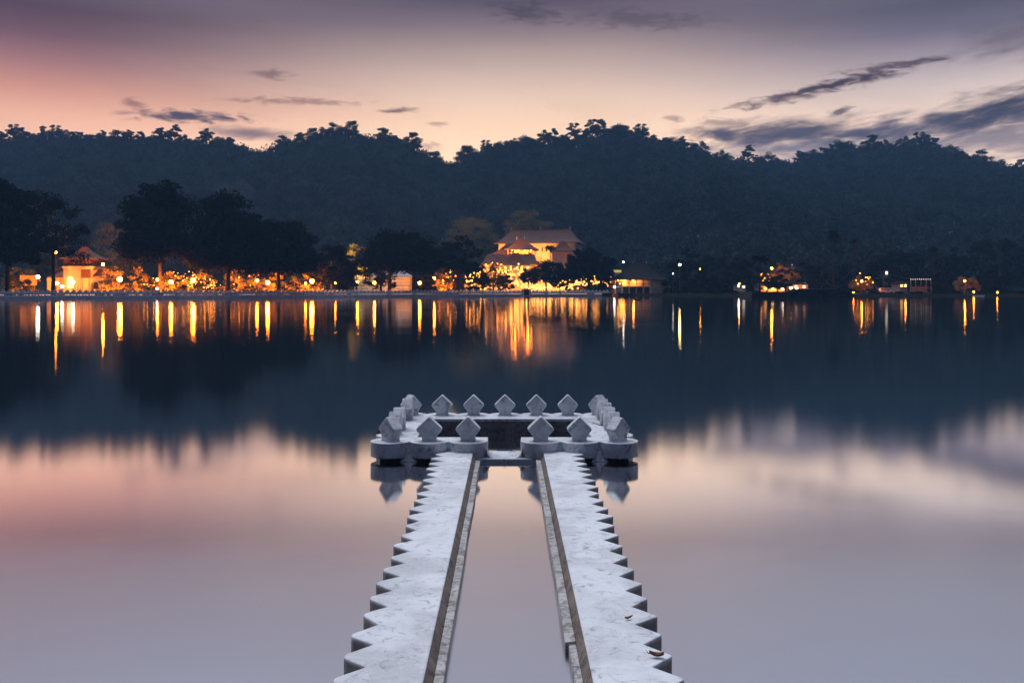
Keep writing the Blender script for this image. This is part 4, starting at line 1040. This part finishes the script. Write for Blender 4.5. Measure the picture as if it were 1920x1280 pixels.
for (x, y, d, lab, m, r, pw, c) in [
    (71, 519, 6, 'white lamp on a pole beside the blank hoarding', 'lampwhite', .30, 0, WHT),
    (107, 531, 8, 'orange lamp left of the gatehouse arch', 'lampsod', .26, 0, SOD),
    (116.5, 537, 9, 'low white lamp at the gatehouse\'s left corner', 'lampwhite', .26, 0, WHT),
    (137, 529, 12, 'white lamp inside the gatehouse arch glow', 'lampwhite', .28, 0, WHT),
    (105, 473, 30, 'high orange lamp among the thin-leaved tree\'s branches', 'lampsod_dim', .24, 0, SOD),
    (193, 495.5, 14, 'high orange lamp right of the gatehouse roof', 'lampsod', .22, 0, SOD),
    (224.5, 523.5, 8, 'brightest orange lamp, alone between the gatehouse and the tall broad tree', 'lampsod', .42, 0, SOD),
    (295, 524, 8, 'small orange lamp under the tall broad tree', 'lampsod_dim', .22, 0, SOD),
    (294.5, 541, 6, 'low white lamp just above the parapet', 'lampwhite', .18, 0, WHT),
    (320.5, 528.5, 8, 'orange lamp at the left end of the gold string lights', 'lampsod', .32, 0, SOD),
    (362, 525.5, 8, 'bright orange lamp in the middle of the gold string lights', 'lampsod', .38, 0, SOD),
    (447, 478, 16, 'high dim orange lamp in the dense round tree', 'lampsod_dim', .22, 0, SOD),
    (482, 526, 8, 'small orange lamp, left of a pair under the domed tree', 'lampsod_dim', .28, 0, SOD),
    (502, 530, 8, 'bright orange lamp, right of a pair under the domed tree', 'lampsod', .36, 0, SOD),
    (552.5, 487, 10, 'high orange lamp against the domed dark tree', 'lampsod', .20, 0, SOD),
    (573, 531, 8, 'faint orange lamp left of the last bright starry lamp', 'lampsod_dim', .2, 0, SOD),
    (585, 527, 8, 'bright orange lamp at the right of the domed tree', 'lampsod', .40, 0, SOD),
    (629, 530, 8, 'faint lamp under the small dark tree', 'lampsod_dim', .2, 0, SOD),
    (670, 529, 8, 'orange lamp before the left end of the pale terrace', 'lampsod', .26, 0, SOD),
    (702, 530, 8, 'orange lamp before the middle of the pale terrace', 'lampsod', .26, 0, SOD),
    (787, 530.5, 9, 'bright orange lamp in the gap right of the umbrella tree', 'lampsod', .34, 0, SOD),
    (814, 521.5, 7, 'starry orange lamp left of the thick tree trunk', 'lampsod', .26, 0, SOD),
    (1101, 505, 20, 'orange lamp before the big dark dome tree', 'lampsod_dim', .3, 0, SOD),
    (1152, 538, 3, 'white lamp at the pavilion\'s left corner', 'lampwhite', .3, 0, WHT),
    (1169, 491, 60, 'high white lamp above the pavilion\'s left eave', 'lampwhite', .26, 0, WHT),
    (1274.5, 496.5, 8, 'yellow starry lamp right of the pavilion', 'lampyel', .36, 0, YEL),
    (1262, 513, 8, 'tiny white lamp just right of the pavilion roof', 'lampwhite', .14, 0, WHT),
    (1313, 504.5, 16, 'tiny orange lamp in the shore trees right of the pavilion', 'lampsod_dim', .16, 0, SOD),
    (1386, 531.5, 8, 'orange lamp over the little hut', 'lampsod_dim', .2, 0, SOD),
    (1385, 536, 6, 'white lamp at the little lit hut', 'lampwhite', .28, 0, WHT),
    (1447, 503, 22, 'tall orange lamp in the orange lit tree', 'lampsod', .3, 0, SOD),
    (1483, 540, 8, 'gold lamp left of the bright shops', 'lampyel', .34, 0, YEL),
    (1494, 541, 10, 'white lamp at the middle of the bright shops', 'lampwhite', .36, 0, WHT),
    (1468, 542, 8, 'white lamp under the flat dome tree', 'lampwhite', .2, 0, WHT),
    (1616, 527, 10, 'orange lamp inside the round lit tree left of the van', 'lampsod', .22, 0, SOD),
    (1600, 548, 8, 'low orange lamp at the right end of the stone island', 'lampsod_dim', .18, 0, SOD),
    (1698, 535, 10, 'orange lamp at the kiosk right of the van', 'lampsod_dim', .2, 0, SOD),
    (1809, 527, 10, 'orange lamp in the lit tree toward the right edge', 'lampsod', .22, 0, SOD),
    (1826, 547, 6, 'low orange lamp above the small white boat', 'lampsod_dim', .22, 0, SOD),
    (1870, 548, 6, 'low faint orange lamp at the far right bank', 'lampsod_dim', .16, 0, SOD)]:
    lamp(x, y, S_(x, d), lab, m, r, pw, c)
# floodlights that light the temple, the gold tree and the brown trees
def flood(x, y, Y, target, power, label, spot=80, c=SOD, z=None):
    p = px(x, y, Y); p = Vector((p.x, p.y, z)) if z is not None else p
    t = thing('floodlight', tuple(p), label, 'floodlight', 'floodlights around the temple')
    d = (Vector(target)-p).normalized(); q = d.to_track_quat('-Z', 'Y').to_matrix().to_4x4()
    T = Matrix.Translation(p) @ q
    MB().box(-.3, .3, -.22, .22, -.05, .3, T).build('housing', M['metal'], t)
    MB().box(-.26, .26, -.18, .18, -.062, -.052, T).build('lens', M['lampsod_dim'], t)
    MB().tube([p-Vector((0,0,.25)), p-Vector((0,0,1.2))], .08, 5).build('stand', M['metal'], t)
    l = bpy.data.lights.new('beam', 'SPOT'); l.energy = power; l.color = c[:3]; l.spot_size = R(spot); l.spot_blend = .6; l.shadow_soft_size = .3
    o = bpy.data.objects.new('beam', l); COL.objects.link(o); o.parent = t
    o.rotation_euler = q.to_euler(); o.location = d*.1
HA = (1, .33, .05, 1)
hw = lambda u, z: Tat(c0.x, 437, 0, th_) @ Vector((u, 0, z))
for u in (1, 13, 23, 33):
    p = Tat(c0.x, 437, 0, th_) @ Vector((u, -7.5, 17.5)); t = hw(u, 23.5)
    flood(VX+F*p.x/p.y, VY, p.y, t, 11500, 'floodlight aimed up at the temple hall wall', 130, HA, z=17.5)
for x in (908, 932, 966, 998): flood(x, 540, 384, (pxX(x, 392), 392, 9), 9000, 'floodlight at the foot of the temple front', 120, HA)
for x in (885, 915, 945, 985, 1010, 1035, 1060): flood(x, 541, 371, (pxX(x, 376), 376, 3.4), 3200, 'low floodlight in front of the boundary wall', 130, HA)
flood(950, 476, 395, (pxX(960, 441), 441, 31), 30000, 'roof floodlight aimed at the hall tiles', 90, HA, z=19.5)
flood(664, 536, 331, (pxX(668, 345), 345, 15), 160000, 'floodlight under the small golden tree', 70, (1,.55,.12,1))
flood(890, 500, 470, (pxX(888, 520), 520, 34), 70000, 'floodlight aimed at the left brown tree', 80, HA, z=12)
flood(985, 500, 478, (pxX(990, 520), 520, 38), 50000, 'floodlight aimed at the right brown tree', 80, HA, z=14)
flood(700, 541, 338, (pxX(720, 352), 352, 5), 6500, 'floodlight on the pale terrace', 130, (1,.62,.40,1))
flood(795, 541, 338, (pxX(800, 352), 352, 6), 9000, 'floodlight in the gap right of the umbrella tree', 130, HA)

flood(112, 544, 257, (pxX(135, 266), 266, 4), 1700, 'added floodlight at the left foot of the gatehouse', 120, HA)  # added lamp to turn the gatehouse plaster orange
flood(178, 544, 257, (pxX(160, 266), 266, 5), 1200, 'added floodlight at the right foot of the gatehouse', 120, HA)  # second added lamp for the orange plaster
for (x, tx, d, pw, lab) in [(30,40,12,2600,'added uplight under the thicket by the hoarding'),(205,212,10,3200,'added uplight under the tree right of the gatehouse'),(255,262,10,3600,'added uplight under the thicket behind the tall broad tree'),(318,322,10,3600,'added uplight at the left of the gold string lights'),(376,378,10,3200,'added uplight at the right of the gold string lights'),(446,450,10,3200,'added uplight below the dense round tree'),(508,512,10,3600,'added uplight beside the pair of lamps'),(580,575,10,3600,'added uplight beside the last starry lamp'),(826,828,8,3200,'added uplight beside the starry lamp by the thick trunk'),(610,600,14,2600,'added uplight below the small dark tree'),(1450,1462,12,3000,'added uplight behind the island palm'),(1626,1618,3,1600,'added uplight under the round lit tree by the van'),(1806,1812,3,1600,'added uplight under the lit tree toward the right edge'),(1488,1486,14,2400,'added uplight among the bright shops')]:  # added uplights, turned from the lake, to light the trees orange
    Y = interp(SH, x)+d
    flood(x, 545, Y, (pxX(tx, Y+15), Y+15, 7), pw*(24 if x < 1400 else 5), lab, 120, SOD, z=1.6)
# strings of bulbs
fs = random.Random(8)
def bulbs(pts, n, label, r=.15, sag=.8, m='bulb', jit=.55):
    pts = [Vector(p) for p in pts]
    t = thing('light_string', tuple(pts[0]), label, 'string lights', 'strings of bulbs')
    wire = []
    for a, b in zip(pts, pts[1:]):
        for i in range(7):
            u = i/6; wire.append(a+(b-a)*u-Vector((0,0,sag*4*u*(1-u))))
    MB().tube(wire, .03, 4).build('wire', M['metal'], t)
    b = MB()
    for i in range(n):
        u = (i+fs.uniform(.1,.9))/n*(len(wire)-1.001); k = int(u); p = wire[k]+(wire[k+1]-wire[k])*(u-k)
        b.ball(p+Vector((fs.gauss(0,jit), fs.gauss(0,jit), fs.gauss(0,jit))), r*fs.choice((.55,.7,.9,1.3)), 5, 4)
    tag(b.build('bulb_chain', M[m], t), kind='stuff')
def zig(x0, x1, ya, yb, Y, n, label, cnt, **k):
    pts = [px(x0+(x1-x0)*i/n, ya if i % 2 else yb, Y+fs.uniform(-2,2)) for i in range(n+1)]
    bulbs(pts, cnt, label, **k)
zig(822, 850, 508, 538, 362, 7, 'tangle of orange bulbs left of the thick tree trunk', 46)
zig(868, 905, 500, 528, 366, 8, 'tangle of orange bulbs right of the thick tree trunk', 44)
zig(872, 912, 528, 540, 360, 9, 'low orange bulbs above the parapet left of the temple pier', 40, m='bulbw')
zig(908, 950, 496, 508, 372, 9, 'upper orange bulbs under the grey temple eave', 46)
zig(944, 992, 498, 514, 370, 10, 'bright bulbs round the temple entrance', 60, m='bulbw')
zig(952, 998, 516, 536, 366, 10, 'bright bulbs low before the temple entrance', 56)
zig(988, 1030, 528, 541, 364, 14, 'gold bulbs in a net before the left half of the balustrade', 70, m='bulbw')
zig(1030, 1074, 528, 541, 364, 14, 'gold bulbs in a net before the right half of the balustrade', 70, m='bulbw')
zig(1072, 1100, 514, 534, 361, 8, 'bulbs massed over the brown kiosk', 56, m='bulbw')
zig(1110, 1146, 518, 532, 358, 10, 'bulbs strung toward the lakeside pavilion', 60, m='bulbw')
zig(262, 312, 523, 534, 268, 10, 'scattered gold bulbs added as foliage glints left of the bright parapet lamps', 30, r=.085)  # bulbs added to stand for glints on the lamp-lit hedges
zig(325, 372, 514, 536, 270, 12, 'gold string lights added as foliage glints between two bright lamps', 60, r=.09)
zig(378, 404, 524, 537, 270, 8, 'short gold string added as foliage glints right of the bright lamps', 30, r=.09)
zig(425, 470, 518, 536, 284, 8, 'sparse orange bulbs added as foliage glints under the dense round tree', 16, r=.085)
zig(1424, 1446, 512, 540, 332, 5, 'sparse orange bulbs behind the island palm', 14, r=.085)
zig(1604, 1636, 516, 532, 318, 6, 'orange bulbs in the round lit tree', 16, r=.09)

# forest last: it leaves room for the houses
keep += [(pxX(888, 520), 515, 13), (pxX(990, 520), 515, 14), (pxX(960, 500), 490, 10)]
fp = forest()
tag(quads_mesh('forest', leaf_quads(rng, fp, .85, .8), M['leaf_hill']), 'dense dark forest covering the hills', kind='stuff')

# ------------------------------------------------------------------ thin smoke rising from the wooded slope
smk = MB()
for (pts, rad) in [([(492,392),(480,378),(466,362),(452,350),(440,342)], [1.5,3.5,5,6,3]), ([(470,384),(458,366),(446,352),(444,338)], [1,3,4.5,1.5]), ([(500,388),(470,372),(420,356),(395,352)], [1,4,5,2])]:
    smk.tube([px(a, b, 600) for a, b in pts], rad, 10)
def smoke_vol(gg):
    v = gg.n('ShaderNodeVolumePrincipled'); v.inputs['Color'].default_value = (.8,.85,1,1); v.inputs['Density'].default_value = .004
    gg.l(v.outputs[0], gg.out.inputs['Volume'])
ms = bpy.data.materials.new('smoke'); ms.use_nodes = True; gg = G(ms.node_tree); gg.out = gg.n('ShaderNodeOutputMaterial'); smoke_vol(gg)
tag(smk.build('smoke', ms, None, True), 'faint wisp of smoke above the dark left trees', kind='stuff')

# ------------------------------------------------------------------ evening haze
hz = MB().box(-900, 900, -60, 1060, -6, 190)
def vol(gg):
    v = gg.n('ShaderNodeVolumePrincipled'); v.inputs['Color'].default_value = (.24, .48, .84, 1)
    v.inputs['Density'].default_value = HAZE_D; v.inputs['Anisotropy'].default_value = 0
    gg.l(v.outputs[0], gg.out.inputs['Volume']); return None
mh = bpy.data.materials.new('evening_air'); mh.use_nodes = True; gg = G(mh.node_tree); gg.out = gg.n('ShaderNodeOutputMaterial'); vol(gg)
ho = hz.build('haze', mh); tag(ho, 'thin blue evening haze over the lake and hills', kind='stuff')
